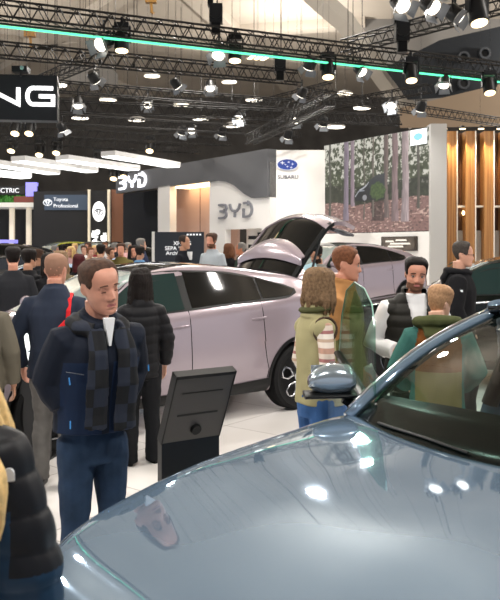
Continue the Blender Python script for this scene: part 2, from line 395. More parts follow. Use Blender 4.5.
for i in range(NU):
    for j in range(NV): cols.append((*srgb(wood(i/(NU-1), j/(NV-1))), 1))
me = bpy.data.meshes.new('picture'); b.bm.to_mesh(me); b.bm.free()
at = me.color_attributes.new('Col', 'FLOAT_COLOR', 'POINT')
for i, c in enumerate(cols): at.data[i].color = c
m = bpy.data.materials.new('led_picture'); m.use_nodes = True; nt = m.node_tree; p = nt.nodes['Principled BSDF']
a = nt.nodes.new('ShaderNodeVertexColor'); a.layer_name = 'Col'; nt.links.new(a.outputs[0], p.inputs['Emission Color'])
p.inputs['Base Color'].default_value = (.02, .02, .02, 1); p.inputs['Roughness'].default_value = .5; p.inputs['Emission Strength'].default_value = .52
mesh_obj('picture', me, m, t)
b = B(); base = scr(SW/2, 2.28)
b.prism([(-.02, 2.26), (SW, 2.26), (SW, 5.16), (-.02, 5.16)], lambda p: scr(p[0], p[1], -.05)-base, lambda p: scr(p[0], p[1], -.01)-base); obj('housing', b, BLACKP, t)
b = B(); b.prism([(SW*.84, 4.7), (SW*.97, 4.7), (SW*.97, 5.12), (SW*.84, 5.12)], lambda p: scr(p[0], p[1], .03)-base, lambda p: scr(p[0], p[1], .005)-base); lg = obj('logo_square', b, mat('screen_white_lit', '#eef3f8', .5, emis=.7), t)
b = B(); b.prism([(SW*.905+.17*cos(2*pi*k/24), 4.92+.1*sin(2*pi*k/24)) for k in range(24)], lambda p: scr(p[0], p[1], .045)-base, lambda p: scr(p[0], p[1], .03)-base); obj('logo_oval', b, mat('screen_blue_lit', '#6a9ed6', .5, emis=.6), lg)

t = thing('wall_monitor', 'small dark framed wall monitor low on the white wall beneath the woodland screen', 'screen', scr(SW*.80, 1.75, .05))
bo = scr(SW*.80, 1.75, .05)
b = B(); b.prism([(SW*.60, 1.72), (SW*.9, 1.72), (SW*.9, 2.13), (SW*.60, 2.13)], lambda p: scr(p[0], p[1], .10)-bo, lambda p: scr(p[0], p[1], .03)-bo); obj('frame', b, mat('monitor_frame_brown', '#3a3129', .4), t)
b = B(); b.prism([(SW*.61, 1.74), (SW*.89, 1.74), (SW*.89, 2.11), (SW*.61, 2.11)], lambda p: scr(p[0], p[1], .115)-bo, lambda p: scr(p[0], p[1], .10)-bo); obj('display', b, mat('monitor_dim', '#4d453d', .3, emis=.3, var=.6, vscale=5), t)
b = B()
for a0, a1, z in [(.64, .72, 1.97), (.73, .83, 2.0), (.68, .86, 1.9), (.66, .80, 1.82)]:
    b.prism([(SW*a0, z), (SW*a1, z), (SW*a1-.04, z+.05), (SW*a0+.03, z+.05)], lambda p: scr(p[0], p[1], .12)-bo, lambda p: scr(p[0], p[1], .115)-bo)
obj('display_highlight', b, mat('monitor_pale', '#c9c2b8', .3, emis=.5), t)

t = thing('square_column', 'pale grey square column between the woodland screen and the wooden slats', 'column', (5.16, 21.2, 0))
b = B(); b.box((0, .1, 2.6), (.44, .5, 5.2)); obj('shaft', b, mat('column_grey', '#b4b3b1', .6), t); b = B(); b.box((0, .1, .06), (.46, .52, .12)); obj('plinth', b, BLACKP, t)

# wooden slat wall
def woodm(name, c0, c1):
    m = bpy.data.materials.new(name); m.use_nodes = True; nt = m.node_tree; p = nt.nodes['Principled BSDF']
    tc = nt.nodes.new('ShaderNodeTexCoord'); mp = nt.nodes.new('ShaderNodeMapping'); mp.inputs['Scale'].default_value = (26, 26, .35)
    n = nt.nodes.new('ShaderNodeTexNoise'); n.inputs['Scale'].default_value = 1.3; n.inputs['Detail'].default_value = 4
    r = nt.nodes.new('ShaderNodeValToRGB'); r.color_ramp.elements[0].position = .35; r.color_ramp.elements[1].position = .68
    r.color_ramp.elements[0].color = (*srgb(c0), 1); r.color_ramp.elements[1].color = (*srgb(c1), 1)
    nt.links.new(tc.outputs['Object'], mp.inputs[0]); nt.links.new(mp.outputs[0], n.inputs[0]); nt.links.new(n.outputs[0], r.inputs[0]); nt.links.new(r.outputs[0], p.inputs['Base Color'])
    p.inputs['Roughness'].default_value = .5; return m
WOOD = woodm('oak_slats', '#87592f', '#b88a55'); WOOD2 = woodm('walnut_slats', '#55361f', '#70492c')
t = thing('slat_wall', 'warm wooden slat wall with pale lower panels at far right', 'wall', (5.4, 21.9, 0))
b = B(); b.box((1.9, .35, 2.55), (3.9, .1, 5.1)); obj('back_panel', b, WOOD2, t)
b = B()
for k in range(26): b.box((.05+k*.15, .28, 3.9), (.05, .06, 2.4))
obj('slat', b, WOOD2, t)
b = B(); b.box((1.9, .2, 1.15), (3.9, .14, 2.3)); obj('lower_panel', b, mat('lower_panel_grey', '#b9b5b0', .6), t)
b = B(); b.box((1.9, .1, 2.98), (3.9, .36, .05)); obj('shelf', b, WHITE, t)
for k in range(7):
    x = .30+k*.52
    f = None
    b = B(); b.box((x, .02, 2.55), (.26, .4, 5.1)); f = obj('fin', b, WOOD, t)
    b = B(); b.box((x+.14, .0, 2.55), (.025, .42, 5.1)); obj('fin_edge', b, WHITE, f)
t2 = thing('globe_lamp', 'small glowing globe lamp on the shelf of the wooden slat wall', 'lamp', (6.12, 21.9, 2.75))
b = B(); b.ball((0, .05, .05), .07); obj('globe', b, mat('globe_lit', '#ffd9a0', .3, emis=12), t2); b = B(); b.tube([(0, .05, -.06), (0, .05, 0)], .04, 10); obj('base', b, BLACKP, t2)
for k in range(4):
    x = 5.40+.03+k*.52
    t2 = thing('wall_washer', ORD[k]+' downlight from the left along the top of the wooden slat wall', 'lamp', (x, 21.55, 5.14), 0, 'downlights over the slat wall')
    b = B(); b.tube([(0, .25, .03), (0, 0, .06)], .03, 8); obj('arm', b, BLACKM, t2)
    b = B(); b.tube([(0, 0, .0), (0, 0, .08)], [.09, .06], 12); hd = obj('shade', b, BLACKM, t2)
    b = B(); b.tube([(0, 0, -.015), (0, 0, 0.005)], .085, 12); obj('bulb', b, LENSW, t2)
    lamp('SPOT', (x, 21.5, 5.05), 130, (1, .75, .45), .05, (x+.1, 21.95, 2.5), 70, .8, 'wall_washer_light')
t2 = thing('potted_plant', 'dark leafy plant standing before the slat wall beside the grey column', 'plant', (5.55, 20.3, 0))
b = B(); b.tube([(0, 0, 0), (0, 0, .45)], [.16, .2], 14); obj('pot', b, BLACKP, t2)
b = B()
for k in range(46):
    a = random.uniform(0, 2*pi); e = random.uniform(.2, 1.2); L = random.uniform(.25, .55)
    p0 = Vector((0, 0, .45+random.uniform(0, .9))); d = Vector((cos(a)*cos(e), sin(a)*cos(e), sin(e)))
    sd = Vector((-sin(a), cos(a), 0))*.05; q = p0+d*L*.5; e2 = p0+d*L+Vector((0, 0, -.2))
    b.face([b.bm.verts.new(x) for x in (p0, q+sd, e2, q-sd)])
obj('leaves', b, mat('dark_leaf', '#1f3322', .5), t2, normals=False)

# left: far stands
t = thing('dark_stand_wall', 'tall black stand wall with a round emblem and white lettering, far left', 'wall', (-9.2, 38, 0))
b = B(); b.box((.2, .2, 2.3), (3.4, .3, 4.6)); obj('panel', b, mat('stand_black', '#15161b', .5), t)
b = B(); b.box((0.15, .02, 4.05), (2.2, .06, .75)); obj('lit_panel', b, mat('dim_blue_panel', '#39475a', .4, emis=.25), t)
WL = mat('white_letters_lit', '#dfe2e8', .4, emis=.6)
text_mesh('Toyota', .25, frame((-.5, -.03, 4.12), (1, 0, 0), (0, 0, 1)), WL, 'lettering', t, .02)
text_mesh('Professional', .25, frame((-.5, -.03, 3.8), (1, 0, 0), (0, 0, 1)), WL, 'lettering', t, .02)
def ovals(bd, c, s):                                   # three interlocking ellipses
    for (cx, cz, rx, rz) in [(0, 0, .5, .36), (0, .06, .15, .3), (0, .14, .32, .12)]:
        pl = arc(c[0]+cx*s, c[2]+cz*s, rx*s, rz*s, 0, 360, 24)
        strokes([pl], .07*s, lambda p: Vector((p[0], c[1], p[1])), lambda p: Vector((p[0], c[1]+.03, p[1])), bd)
b = B(); ovals(b, (-.78, -.03, 4.05), .42); obj('emblem', b, WL, t)
t = thing('banner_totem', 'narrow black totem with a white oval emblem between two pale posts', 'sign', (-7.35, 37, 0))
b = B(); b.box((.1, .1, 2.3), (.8, .3, 4.5)); obj('panel', b, mat('stand_black', '#15161b', .5), t)
b = B(); b.prism([(.1+.3*cos(2*pi*k/30), 3.55+.48*sin(2*pi*k/30)) for k in range(30)], lambda p: Vector((p[0], -.1, p[1])), lambda p: Vector((p[0], -.04, p[1]))); d = obj('disc', b, mat('sign_disc_lit', '#f2f2f2', .4, emis=.9), t)
b = B(); ovals(b, (.1, -.14, 3.52), .42); obj('emblem', b, mat('emblem_dark', '#26262b', .5), d)
b = B()
for k in range(14): b.box((.1+random.uniform(-.3, .3), -.07, 2.3+random.uniform(-.35, .35)), (random.uniform(.08, .2), .06, random.uniform(.1, .25)))
obj('white_pattern', b, mat('sign_disc_lit', '#f2f2f2', .4, emis=.9), t)
for x in (-.37, .57):
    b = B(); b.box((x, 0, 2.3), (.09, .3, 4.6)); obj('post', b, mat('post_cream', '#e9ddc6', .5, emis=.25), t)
b = B(); b.box((.98, .1, 2.3), (.55, .3, 4.6)); obj('side_panel', b, mat('copper_panel', '#8a5b44', .5), t)
t = thing('stand_canopy', 'white stand canopy on slim columns with green hedge and black lettered band, far left', 'canopy', (-13.2, 39, 0))
b = B(); b.box((1.3, .5, 3.95), (5, 2.4, .22)); obj('canopy_slab', b, mat('canopy_white', '#dcdcd6', .5, emis=.1), t)
for x in (.35, 1.15, 2.0):
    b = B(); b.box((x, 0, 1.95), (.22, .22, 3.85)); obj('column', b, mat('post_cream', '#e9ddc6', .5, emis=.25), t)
b = B(); b.box((1.3, 1.6, 1.95), (5.4, .2, 3.8)); obj('back_wall', b, mat('stand_black', '#15161b', .5), t)
b = B(); random.seed(3)
for k in range(240):
    c = Vector((random.uniform(-1.1, 2.9), -.5+random.uniform(0, .5), 4.08+random.uniform(0, .36)))
    b.ball(c, random.uniform(.07, .15), 5, 4)
obj('hedge', b, mat('hedge_green', '#3f7a35', .7, var=.4, vscale=8), t)
b = B(); b.box((0.7, -.4, 4.68), (3.9, .3, .42)); obj('sign_band', b, mat('stand_black', '#15161b', .5), t)
text_mesh('TOYOTA 100% ELECTRIC', .33, frame((-2.02, -.57, 4.56), (1, 0, 0), (0, 0, 1)), WL, 'lettering', t, .02)
b = B(); b.box((2.3, -.5, 4.72), (.55, .3, .7)); obj('lilac_screen', b, mat('lilac_screen_lit', '#7c79d8', .5, emis=.8), t)
b = B(); b.box((2.1, -.6, 4.22), (1.3, .2, .3)); obj('red_panel', b, mat('dark_red_panel', '#7d4038', .5), t)
t = thing('reception_counter', 'white counter with a lilac band under the far left canopy', 'counter', (-12.3, 37.6, 0))
b = B(); b.box((0, 0, .9), (1.9, .6, 1.8)); obj('body', b, WHITE, t)
b = B(); b.box((0, -.02, 2.0), (1.8, .5, .4)); obj('lilac_band', b, mat('lilac_screen_lit', '#7c79d8', .5, emis=.8), t)

# white light panels hung over the hall at left
PANEL = mat('light_panel_lit', '#fdfdfb', .4, emis=2.2)
for k, (p, q, z) in enumerate([((108, 156), (174, 167), 4.35), ((62, 160), (134, 170), 4.3), ((18, 161), (92, 172), 4.2), ((-20, 163), (54, 174), 4.2), ((-50, 170), (26, 178), 4.0)]):
    d1 = (z-H)*F/(YH-p[1]); d2 = (z-H)*F/(YH-q[1])
    A = W(p[0], p[1], d1); C = W(q[0], q[1], d2); d = C-A; ang = math.atan2(d.y, d.x)
    t = thing('ceiling_light', 'long white lit ceiling panel, '+['rightmost of the five', 'second of the five from the right', 'third of the five from the right', 'fourth of the five from the right', 'lowest and leftmost of the five'][k], 'lamp', (A+C)/2, ang, 'white light panels hung over the hall')
    b = B(); b.box((0, 0, .07), (d.length, .5, .14)); obj('housing', b, mat('panel_housing', '#dadada', .5), t)
    b = B(); b.box((0, 0, -.01), (d.length-.04, .46, .02)); obj('diffuser', b, PANEL, t)
    for x in (-d.length*.4, d.length*.4):
        b = B(); b.tube([(x, 0, .14), (x, 0, 13.7-t.location.z)], .008, 5); obj('wire', b, BLACKM, t)

# overhead black name sign with white letters
t = thing('overhead_sign', 'big black hanging sign with broad white letters, upper left', 'sign', W(0, 98, 12.3)+Vector((-1.0, 0, -.8)))
s0 = W(57, 98, 12.3); o0 = Vector(t.location)
sx = Vector((cos(R(6)), sin(R(6)), 0)); sn = Vector((sx.y, -sx.x, 0))
def sg(x, z, off): return s0+sx*x+sn*off+Vector((0, 0, z))-o0       # x<0 to the left of the right edge
b = B(); b.prism([(-4.3, -.36), (0, -.36), (0, .36), (-4.3, .36)], lambda p: sg(p[0], p[1], 0), lambda p: sg(p[0], p[1], -.25)); obj('board', b, mat('sign_black', '#0d1014', .4), t)
def xp(x0, x1): return lambda x, z: (x0+(x1-x0)*x, -.11+.26*z)
LT = []
U = xp(-.46, -.06); LT += [[U(1, 1), U(.25, 1)]+[U(*p) for p in arc(.22, .5, .22, .5, 95, 265, 8)]+[U(1, 0), U(1, .5), U(.45, .5)]]
U = xp(-1.12, -.6); LT += [[U(0, 0), U(0, 1), U(1, 0), U(1, 1)]]
U = xp(-1.72, -1.28); LT += [[U(1, 1), U(0, 1), U(0, 0), U(1, 0)], [U(0, .5), U(.9, .5)]]
U = xp(-2.36, -1.9); LT += [[U(0, 0), U(0, 1), U(.9, 1), U(.9, .45), U(0, .45)]]
U = xp(-3.05, -2.55); LT += [[U(0, 1), U(1, 0)], [U(0, 0), U(1, 1)]]
b = B(); strokes(LT, .06, lambda p: sg(p[0], p[1], .03), lambda p: sg(p[0], p[1], 0), b); obj('letters', b, mat('sign_letters_lit', '#ffffff', .4, emis=1.1), t)

# ------------------------------------------------------------ trusses
def truss(p, q, label, w=.26, m=TRUSSM):
    p = Vector(p); q = Vector(q); d = q-p; L = d.length; ang = math.atan2(d.y, d.x)
    t = thing('lighting_truss', label, 'truss', p, ang, 'black lighting trusses')
    b = B(); h = w/2
    for y in (-h, h):
        for z in (-h, h): b.tube([(0, y, z), (L, y, z)], .02, 6)
    obj('chord', b, m, t)
    b = B(); n = max(2, int(L/(w*1.1))); s = L/n
    for k in range(n):
        x0, x1, xm = k*s, (k+1)*s, (k+.5)*s
        for y in (-h, h):
            b.tube([(x0, y, -h), (xm, y, h)], .010, 4); b.tube([(xm, y, h), (x1, y, -h)], .010, 4)
        for z in (-h, h): b.tube([(x0, -h, z), (x1, h, z)], .009, 4)
    obj('lacing', b, m, t)
    for x in (L*.12, L*.88): b = B(); b.tube([(x, 0, h), (x, 0, 13.7-p.z)], .004, 4); obj('wire', b, BLACKM, t)
    return t
def zp(px, py, z): d = (z-H)*F/(YH-py); return W(px, py, d)
A0 = zp(0, 10, 5.62); A1 = zp(500, 70, 5.62); AD = (A1-A0).normalized(); AN = Vector((AD.y, -AD.x, 0))
truss(A0-AD*3, A1+AD*1.5, 'black truss carrying the green light line across the top of the picture')
truss(A0-AD*2.2, A0-AD*2.2+AN*10, 'black truss running overhead toward the viewer from the left end of the green-lit one')
truss(zp(345, 47, 6.1), zp(345, 47, 6.1)+Vector((.64, -.77, 0))*11, 'black truss rising to the top right corner from the green-lit one')
GREEN = mat('green_led_lit', '#4fd49c', .4, emis=1.3)
for nm, p, q, lb in [('led_strip', A0-AD*3+Vector((0, 0, -.26)), A1+AD*1.5+Vector((0, 0, -.26)), 'straight green led strip under the long overhead truss'),
                     ('led_strip', A0-AD*2.2+AN*.3+Vector((0, 0, -.26)), A0-AD*2.2+AN*10+Vector((0, 0, -.26)), 'green led strip running overhead toward the viewer at left')]:
    t = thing(nm, lb, 'light strip', p); b = B(); b.tube([(0, 0, 0), Vector(q)-Vector(p)], .021, 6); obj('tube', b, GREEN, t)
    b = B(); dd = Vector(q)-Vector(p); b.tube([(0, 0, .045), dd+Vector((0, 0, .045))], .02, 4); obj('rail', b, BLACKM, t)
n = 1
for (p, q, z, lb) in [((-40, 46), (300, 78), 5.6, 'black truss directly behind the green-lit one, passing above the big black sign'),
                   ((52, 86), (330, 108), 5.9, 'black truss starting at the right edge of the big black sign'),
                   ((57, 106), (400, 120.5), 5.3, 'thin black truss just under the one leaving the sign edge'),
                   ((57, 119), (300, 133), 5.5, 'low black truss crossing behind the sign, above the light panels'),
                   ((-30, 128), (230, 142), 5.5, 'far black truss right above the left light panels'),
                   ((-30, 137), (200, 150), 5.5, 'farthest low black truss above the light panels'),
                   ((300, 92), (500, 122), 6.4, 'black truss in front of the dark ceiling cladding at right'),
                   ((240, 122), (430, 88), 6.8, 'black truss slanting up to the right over the emblem wall'),
                   ((40, 82), (90, 60), 6.4, 'short black truss slanting up from the big black sign'),
                   ((150, 132), (330, 86), 7.3, 'black truss slanting up to the right in the middle of the rig'),
                   ((330, 100), (250, 140), 4.9, 'short steep black truss left of the woodland screen')]:
    truss(zp(*p, z), zp(*q, z), lb)

# ------------------------------------------------------------ lamps on the rig
def hang(t, sc):
    b = B(); b.tube([(0, 0, .3), (0, 0, (13.7-t.location.z)/sc)], .003, 4); obj('wire', b, BLACKM, t)
def barn_lamp(px, py, d, label, sc=1., yaw=0, tilt=50):
    t = thing('barn_door_lamp', label, 'spotlight', W(px, py, d), R(yaw), 'stage lamps on the rig', sc)
    b = B(); b.tube([(0, 0, .16), (0, 0, .34)], .02, 6); b.tube([(-.14, 0, 0), (-.14, 0, .16), (.14, 0, .16), (.14, 0, 0)], .012, 5); obj('yoke', b, BLACKM, t)
    M = Matrix.Rotation(R(-tilt), 4, 'X')            # lens looks down and toward the viewer
    def xf(bd): bd.bm.transform(M); return bd
    b = B(); b.tube([(0, 0, .16), (0, 0, .1), (0, 0, -.08)], [.07, .11, .12], 14); h = obj('housing', xf(b), BLACKM, t, auto=40)
    b = B(); b.tube([(0, 0, -.085), (0, 0, -.095)], .105, 14); obj('lens', xf(b), LENS, h)
    b = B()
    for k in range(4):
        a = k*pi/2; u = Vector((cos(a), sin(a), 0)); v = Vector((-sin(a), cos(a), 0))
        ps = [u*.11+v*.1+Vector((0, 0, -.09)), u*.11-v*.1+Vector((0, 0, -.09)), u*.165-v*.115+Vector((0, 0, -.19)), u*.165+v*.115+Vector((0, 0, -.19))]
        b.prism(ps, lambda p: p, lambda p, u=u: p+u*.006)
    obj('barn_door', xf(b), BARN, h); return t
def can_lamp(px, py, d, label, sc=1., yaw=0, tilt=15):
    t = thing('can_lamp', label, 'spotlight', W(px, py, d), R(yaw), 'stage lamps on the rig', sc)
    b = B(); b.box((0, 0, .26), (.26, .16, .1)); b.box((-.15, 0, .1), (.03, .1, .3)); b.box((.15, 0, .1), (.03, .1, .3)); b.tube([(0, 0, .3), (0, 0, .42)], .03, 6); obj('yoke', b, BLACKM, t)
    M = Matrix.Rotation(R(-tilt), 4, 'X')
    b = B(); b.tube([(0, 0, .16), (0, 0, .12), (0, 0, -.18), (0, 0, -.2)], [.09, .13, .14, .13], 16); b.bm.transform(M); h = obj('housing', b, BLACKM, t, auto=40)
    b = B(); b.tube([(0, 0, -.2), (0, 0, -.215)], .115, 14); b.bm.transform(M); obj('lens', b, LENSW, h); return t
def bay_lamp(px, py, d, label, sc=1., hot=True):
    t = thing('bay_lamp', label, 'lamp', W(px, py, d), 0, 'high bay lamps under the ceiling', sc)
    b = B(); b.tube([(0, 0, 0), (0, 0, .08), (0, 0, .16)], [.36, .32, .1], 18); h = obj('shade', b, mat('bay_shade', '#8d8b88', .5), t, auto=40)
    b = B(); b.tube([(0, 0, -.02), (0, 0, .0)], .34, 18); obj('diffuser', b, LENS if hot else mat('bay_dim', '#fff3dc', .4, emis=1.5), h)
    b = B(); b.tube([(0, 0, .16), (0, 0, max(.3, (13.7-t.location.z)/sc))], .012, 5); obj('wire', b, BLACKM, t); return t
def two(k, n, what): return '%s from the left of the %s' % (ORD[k], what)
L = [(104, 43, 13.2, 1.15, -35), (219, 52, 14.2, 1.1, -15), (310, 64, 14.8, 1.0, 25), (360, 70, 15.2, .95, 40), (444, 82, 15.95, 1.0, -20)]
for k, (x, y, d, s, yw) in enumerate(L): barn_lamp(x, y, d, two(k, 5, 'lit barn-door lamps hanging at the green light line'), s, yw, [60, 35, -40, 45, 30][k])
L = [(122, 40, 13.3), (235, 51, 14.3), (328, 68, 14.9), (411, 72, 15.4), (489, 85, 16.2)]
for k, (x, y, d) in enumerate(L): can_lamp(x, y, d, two(k, 5, 'black can lamps hanging at the green light line'), .95, 0, 8+3*k)
L = [(400, 3, 11.4, 25), (430, 5, 11.6, 35), (455, 14, 12, 60), (477, 10, 11.8, 20)]
for k, (x, y, d, yw) in enumerate(L):
    (can_lamp if k == 3 else barn_lamp)(x, y, d, ['large barn-door lamp cut by the top edge, left of the upper right group', 'barn-door lamp second from left in the upper right corner', 'bright barn-door lamp lowest in the upper right corner', 'black can lamp at the far upper right corner'][k], 1.1, yw)
L = [(94, 78, 16.5), (78, 103, 18), (176, 84, 18.5), (210, 86, 19), (302, 93, 19.5)]
for k, (x, y, d) in enumerate(L): hang(barn_lamp(x, y, d, two(k, 5, 'barn-door lamps on the second row of trusses'), 1.0, [-30, 20, -50, 10, 40][k], [-50, 30, -45, 35, -40][k]), 1.0)
L = [(62, 128, 22), (148, 103, 22), (182, 131, 24), (192, 129, 24), (222, 132, 24), (240, 117, 22), (288, 135, 23), (297, 119, 22), (323, 122, 22), (392, 104, 20), (421, 107, 20)]
for k, (x, y, d) in enumerate(L): hang(barn_lamp(x, y, d, two(k, 11, 'small barn-door lamps on the far rig'), 1.1, (k*37) % 80-40, (30+(k*13) % 25)*(1 if k % 2 else -1)), 1.1)
L = [(12, 146, 27), (40, 150, 27), (57, 148, 27), (98, 158, 29), (114, 174, 29), (124, 172, 29), (150, 146, 27), (30, 128, 24), (16, 128, 24)]
for k, (x, y, d) in enumerate(sorted(L)): hang(can_lamp(x, y, d, two(k, 9, 'small can lamps around the white light panels'), 1.1, 0, 30), 1.1)
L = [(152, 76, 38, 0), (108, 100, 36, 0), (80, 118, 36, 1), (137, 120, 36, 1), (229, 82, 40, 0), (181, 105, 38, 0), (201, 119, 36, 1), (254, 100, 36, 1), (232, 126, 36, 1), (345, 94, 38, 0), (362, 108, 36, 1), (336, 127, 34, 1), (57, 85, 30, 1)]
for k, (x, y, d, hot) in enumerate(sorted(L)): bay_lamp(x, y, d, two(k, 13, 'round hanging bay lamps among the trusses'), 1.15, bool(hot))
for k, (px, py, d) in enumerate([(55, 4, 40), (178, 10, 40), (258, 58, 44)]):
    t = thing('ceiling_louvre_light', ['lit louvre light nearest the top left corner', 'lit louvre light close to the top edge, left of centre', 'lit louvre light below the green line at centre'][k], 'lamp', W(px, py, d), R(20), 'louvre lights on the pale ceiling')
    b = B(); b.box((0, 0, .05), (1.3, .9, .08)); obj('housing', b, mat('bay_shade', '#8d8b88', .5), t)
    for q in (-.4, 0, .4):
        b = B(); b.box((q, 0, 0), (.25, .8, .04)); obj('tube', b, LENSW, t)
# hanging devices on the truss
for px, py, d, lb in [(216, 14, 14.0, 'black winch block standing on the green-lit truss left of centre'), (402, 32, 13.4, 'black winch block hanging by the truss at upper right'), (280, 64, 16.5, 'black winch block under the truss right of the picture centre')]:
    t = thing('winch_block', lb, 'hoist', W(px, py, d), 0, 'black winch blocks')
    b = B(); b.box((0, 0, 0), (.24, .2, .34)); b.tube([(.0, -.12, 0), (0, .12, 0)], .11, 12); obj('motor', b, BLACKM, t)
    b = B(); b.box((0, 0, -.25), (.16, .14, .22)); obj('bracket', b, BLACKP, t); b = B(); b.box((-.1, 0, .2), (.1, .16, .12)); obj('cap', b, BLACKP, t)
    b = B(); b.tube([(.02, 0, .2), (.02, 0, 3)], .012, 5); obj('chain', b, BLACKM, t)
for px, py, lb in [(30, 37, 'brass coloured chain hoist under the left ceiling'), (151, 3, 'brass coloured chain hoist at the top edge')]:
    t = thing('chain_hoist', lb, 'hoist', W(px, py, 25), 0)
    b = B(); b.box((0, 0, .1), (.35, .2, .2)); b.tube([(0, 0, 0), (.02, 0, -.3), (.1, 0, -.35)], .05, 6); obj('hook_block', b, mat('brass_hoist', '#8a6632', .4, .3), t)
    b = B(); b.tube([(0, 0, .2), (0, 0, 3)], .015, 5); obj('chain', b, BLACKM, t)
for k, (px, p0, p1, d) in enumerate([(100, -5, 62, 15), (134, -5, 66, 15), (348, -5, 60, 15.5), (353, -5, 60, 16), (55, 20, 110, 14)]):
    t = thing('suspension_wire', ['thin hanging wire left of the first can lamp', 'thin hanging wire right of the first can lamp', 'left wire of the close pair right of centre', 'right wire of the close pair right of centre', 'thin wire holding the right edge of the black sign'][k], 'wire', W(px, p1, d), 0, 'thin suspension wires')
    b = B(); b.tube([(0, 0, 0), (0, 0, (p1-p0)*d/F+1)], .008, 5); obj('cable', b, BLACKM, t); b = B(); b.box((0, 0, 0), (.05, .05, .08)); obj('clamp', b, BLACKM, t)
t = thing('projector', 'small dark projector on top of the big black sign', 'projector', W(21, 70, 12.2), 0)
b = B(); b.box((0, 0, 0), (.24, .2, .09)); obj('body', b, BLACKM, t); b = B(); b.tube([(.06, -.1, 0), (.06, -.16, 0)], .035, 10); obj('lens', b, CHROME, t); b = B(); b.tube([(0, 0, -.1), (0, 0, .0)], .02, 6); obj('mount', b, BLACKM, t)
# ------------------------------------------------------------ cars
HD = Vector((-.78, -.626, 0)).normalized(); LD = Vector((-HD.y*-1*-1, HD.x, 0))
LD = Vector((-HD.y, HD.x, 0))                     # car's left when heading HD
CAR_ROT = math.atan2(HD.y, HD.x)
def cr(pts, k=3):                                 # catmull-rom densify
    out = []; n = len(pts)
    for i in range(n-1):
        p0, p1, p2, p3 = [Vector(pts[max(0, min(n-1, j))]) for j in (i-1, i, i+1, i+2)]
        for q in range(k):
            t = q/k; out.append(.5*((2*p1)+(p2-p0)*t+(2*p0-5*p1+4*p2-p3)*t*t+(3*p1-p0-3*p2+p3)*t**3))
    out.append(Vector(pts[-1])); return out
def boolean(o, cutters):
    for c in cutters:
        m = o.modifiers.new('b', 'BOOLEAN'); m.object = c; m.operation = 'DIFFERENCE'; m.solver = 'EXACT'
    dg = bpy.context.evaluated_depsgraph_get(); me = bpy.data.meshes.new_from_object(o.evaluated_get(dg))
    o.modifiers.clear(); old = o.data; o.data = me; bpy.data.meshes.remove(old)
    for c in cutters: bpy.data.objects.remove(c)
    for p in me.polygons: p.use_smooth = True
    me.set_sharp_from_angle(angle=R(32))
WELL = mat('wheel_well_dark', '#0c0c0d', .9)
def wheel(parent, u, v, side, rr=.37, rim=.265, detail=True, wd=.235, petal=True):
    """v = outer face position, side = +1 left / -1 right"""
    b = B(); prof = [(0, rim-.01), (-.0, rim+.02), (.012, rim+.045), (.02, rr-.04), (0.0, rr-.008), (-.05, rr), (-.18, rr), (-.225, rr-.02), (-.235, rim+.03), (-.235, rim-.02)]
    N = 40 if detail else 20
    b.loft([[Vector((u+r*cos(2*pi*k/N), (v+y*side), rr+r*sin(2*pi*k/N))) for k in range(N)] for y, r in prof], True, False)
    w = obj('wheel', b, RUBBER, parent, auto=40)
    b = B(); b.loft([[Vector((u+r*cos(2*pi*k/N), v+y*side, rr+r*sin(2*pi*k/N))) for k in range(N)] for y, r in ((-.03, rim), (-.1, rim-.03), (-.11, .02))], True, False); obj('rim_dish', b, mat('rim_black', '#101012', .3, .4), w, auto=40)
    b = B()
    P = lambda x, z, y=0: Vector((u+x, v+(y-.012)*side, rr+z))
    if petal and detail:
        for k in range(5):
            a = 2*pi*k/5+.3
            def q(r, da): return P(r*cos(a+da), r*sin(a+da))
            lp = [q(.07, 0), q(.15, .38), q(.225, .26), q(rim-.015, 0), q(.225, -.26), q(.15, -.38)]; lp = lp+[lp[0]]
            b.tube(lp, .011, 5)
            b.tube([q(rim-.006, x) for x in (.36, .5, .63-.36+.36, .76, .9)], .010, 5)
    else:
        for k in range(10):
            a = 2*pi*k/10; b.tube([P(.05*cos(a), .05*sin(a), -.03), P((rim-.01)*cos(a), (rim-.01)*sin(a))], [.014, .02], 5)
    b.tube([P(0, 0, -.03), P(0, 0, .005)], .055, 14)
    b.ring_quad(P(0, 0, -.02), Matrix.Rotation(pi/2, 3, 'X'), rim+.006, rim-.012, .02, N)
    obj('spokes', b, SILVER, w, auto=40); return w
SUV = dict(top=[(2.42, .72), (2.3, .86), (2.0, .98), (1.6, 1.06), (1.25, 1.12), (1.05, 1.22), (.35, 1.575), (-.2, 1.645), (-.7, 1.62), (-1.2, 1.55), (-1.65, 1.45), (-1.95, 1.32), (-2.15, 1.2), (-2.3, 1.1), (-2.38, .95)],
           hw=[(2.42, .5), (2.34, .68), (2.15, .83), (1.8, .91), (1.2, .935), (0, .94), (-1, .945), (-1.8, .93), (-2.1, .89), (-2.3, .79), (-2.38, .66)],
           belt=[(2.4, .68), (1.6, 1.0), (1.2, 1.07), (.5, 1.12), (-.2, 1.17), (-1.0, 1.22), (-1.5, 1.27), (-2.0, 1.16), (-2.38, .9)],
           sill=[(-2.38, .5), (-2.15, .32), (-1.9, .25), (1.9, .25), (2.2, .3), (2.42, .45)])
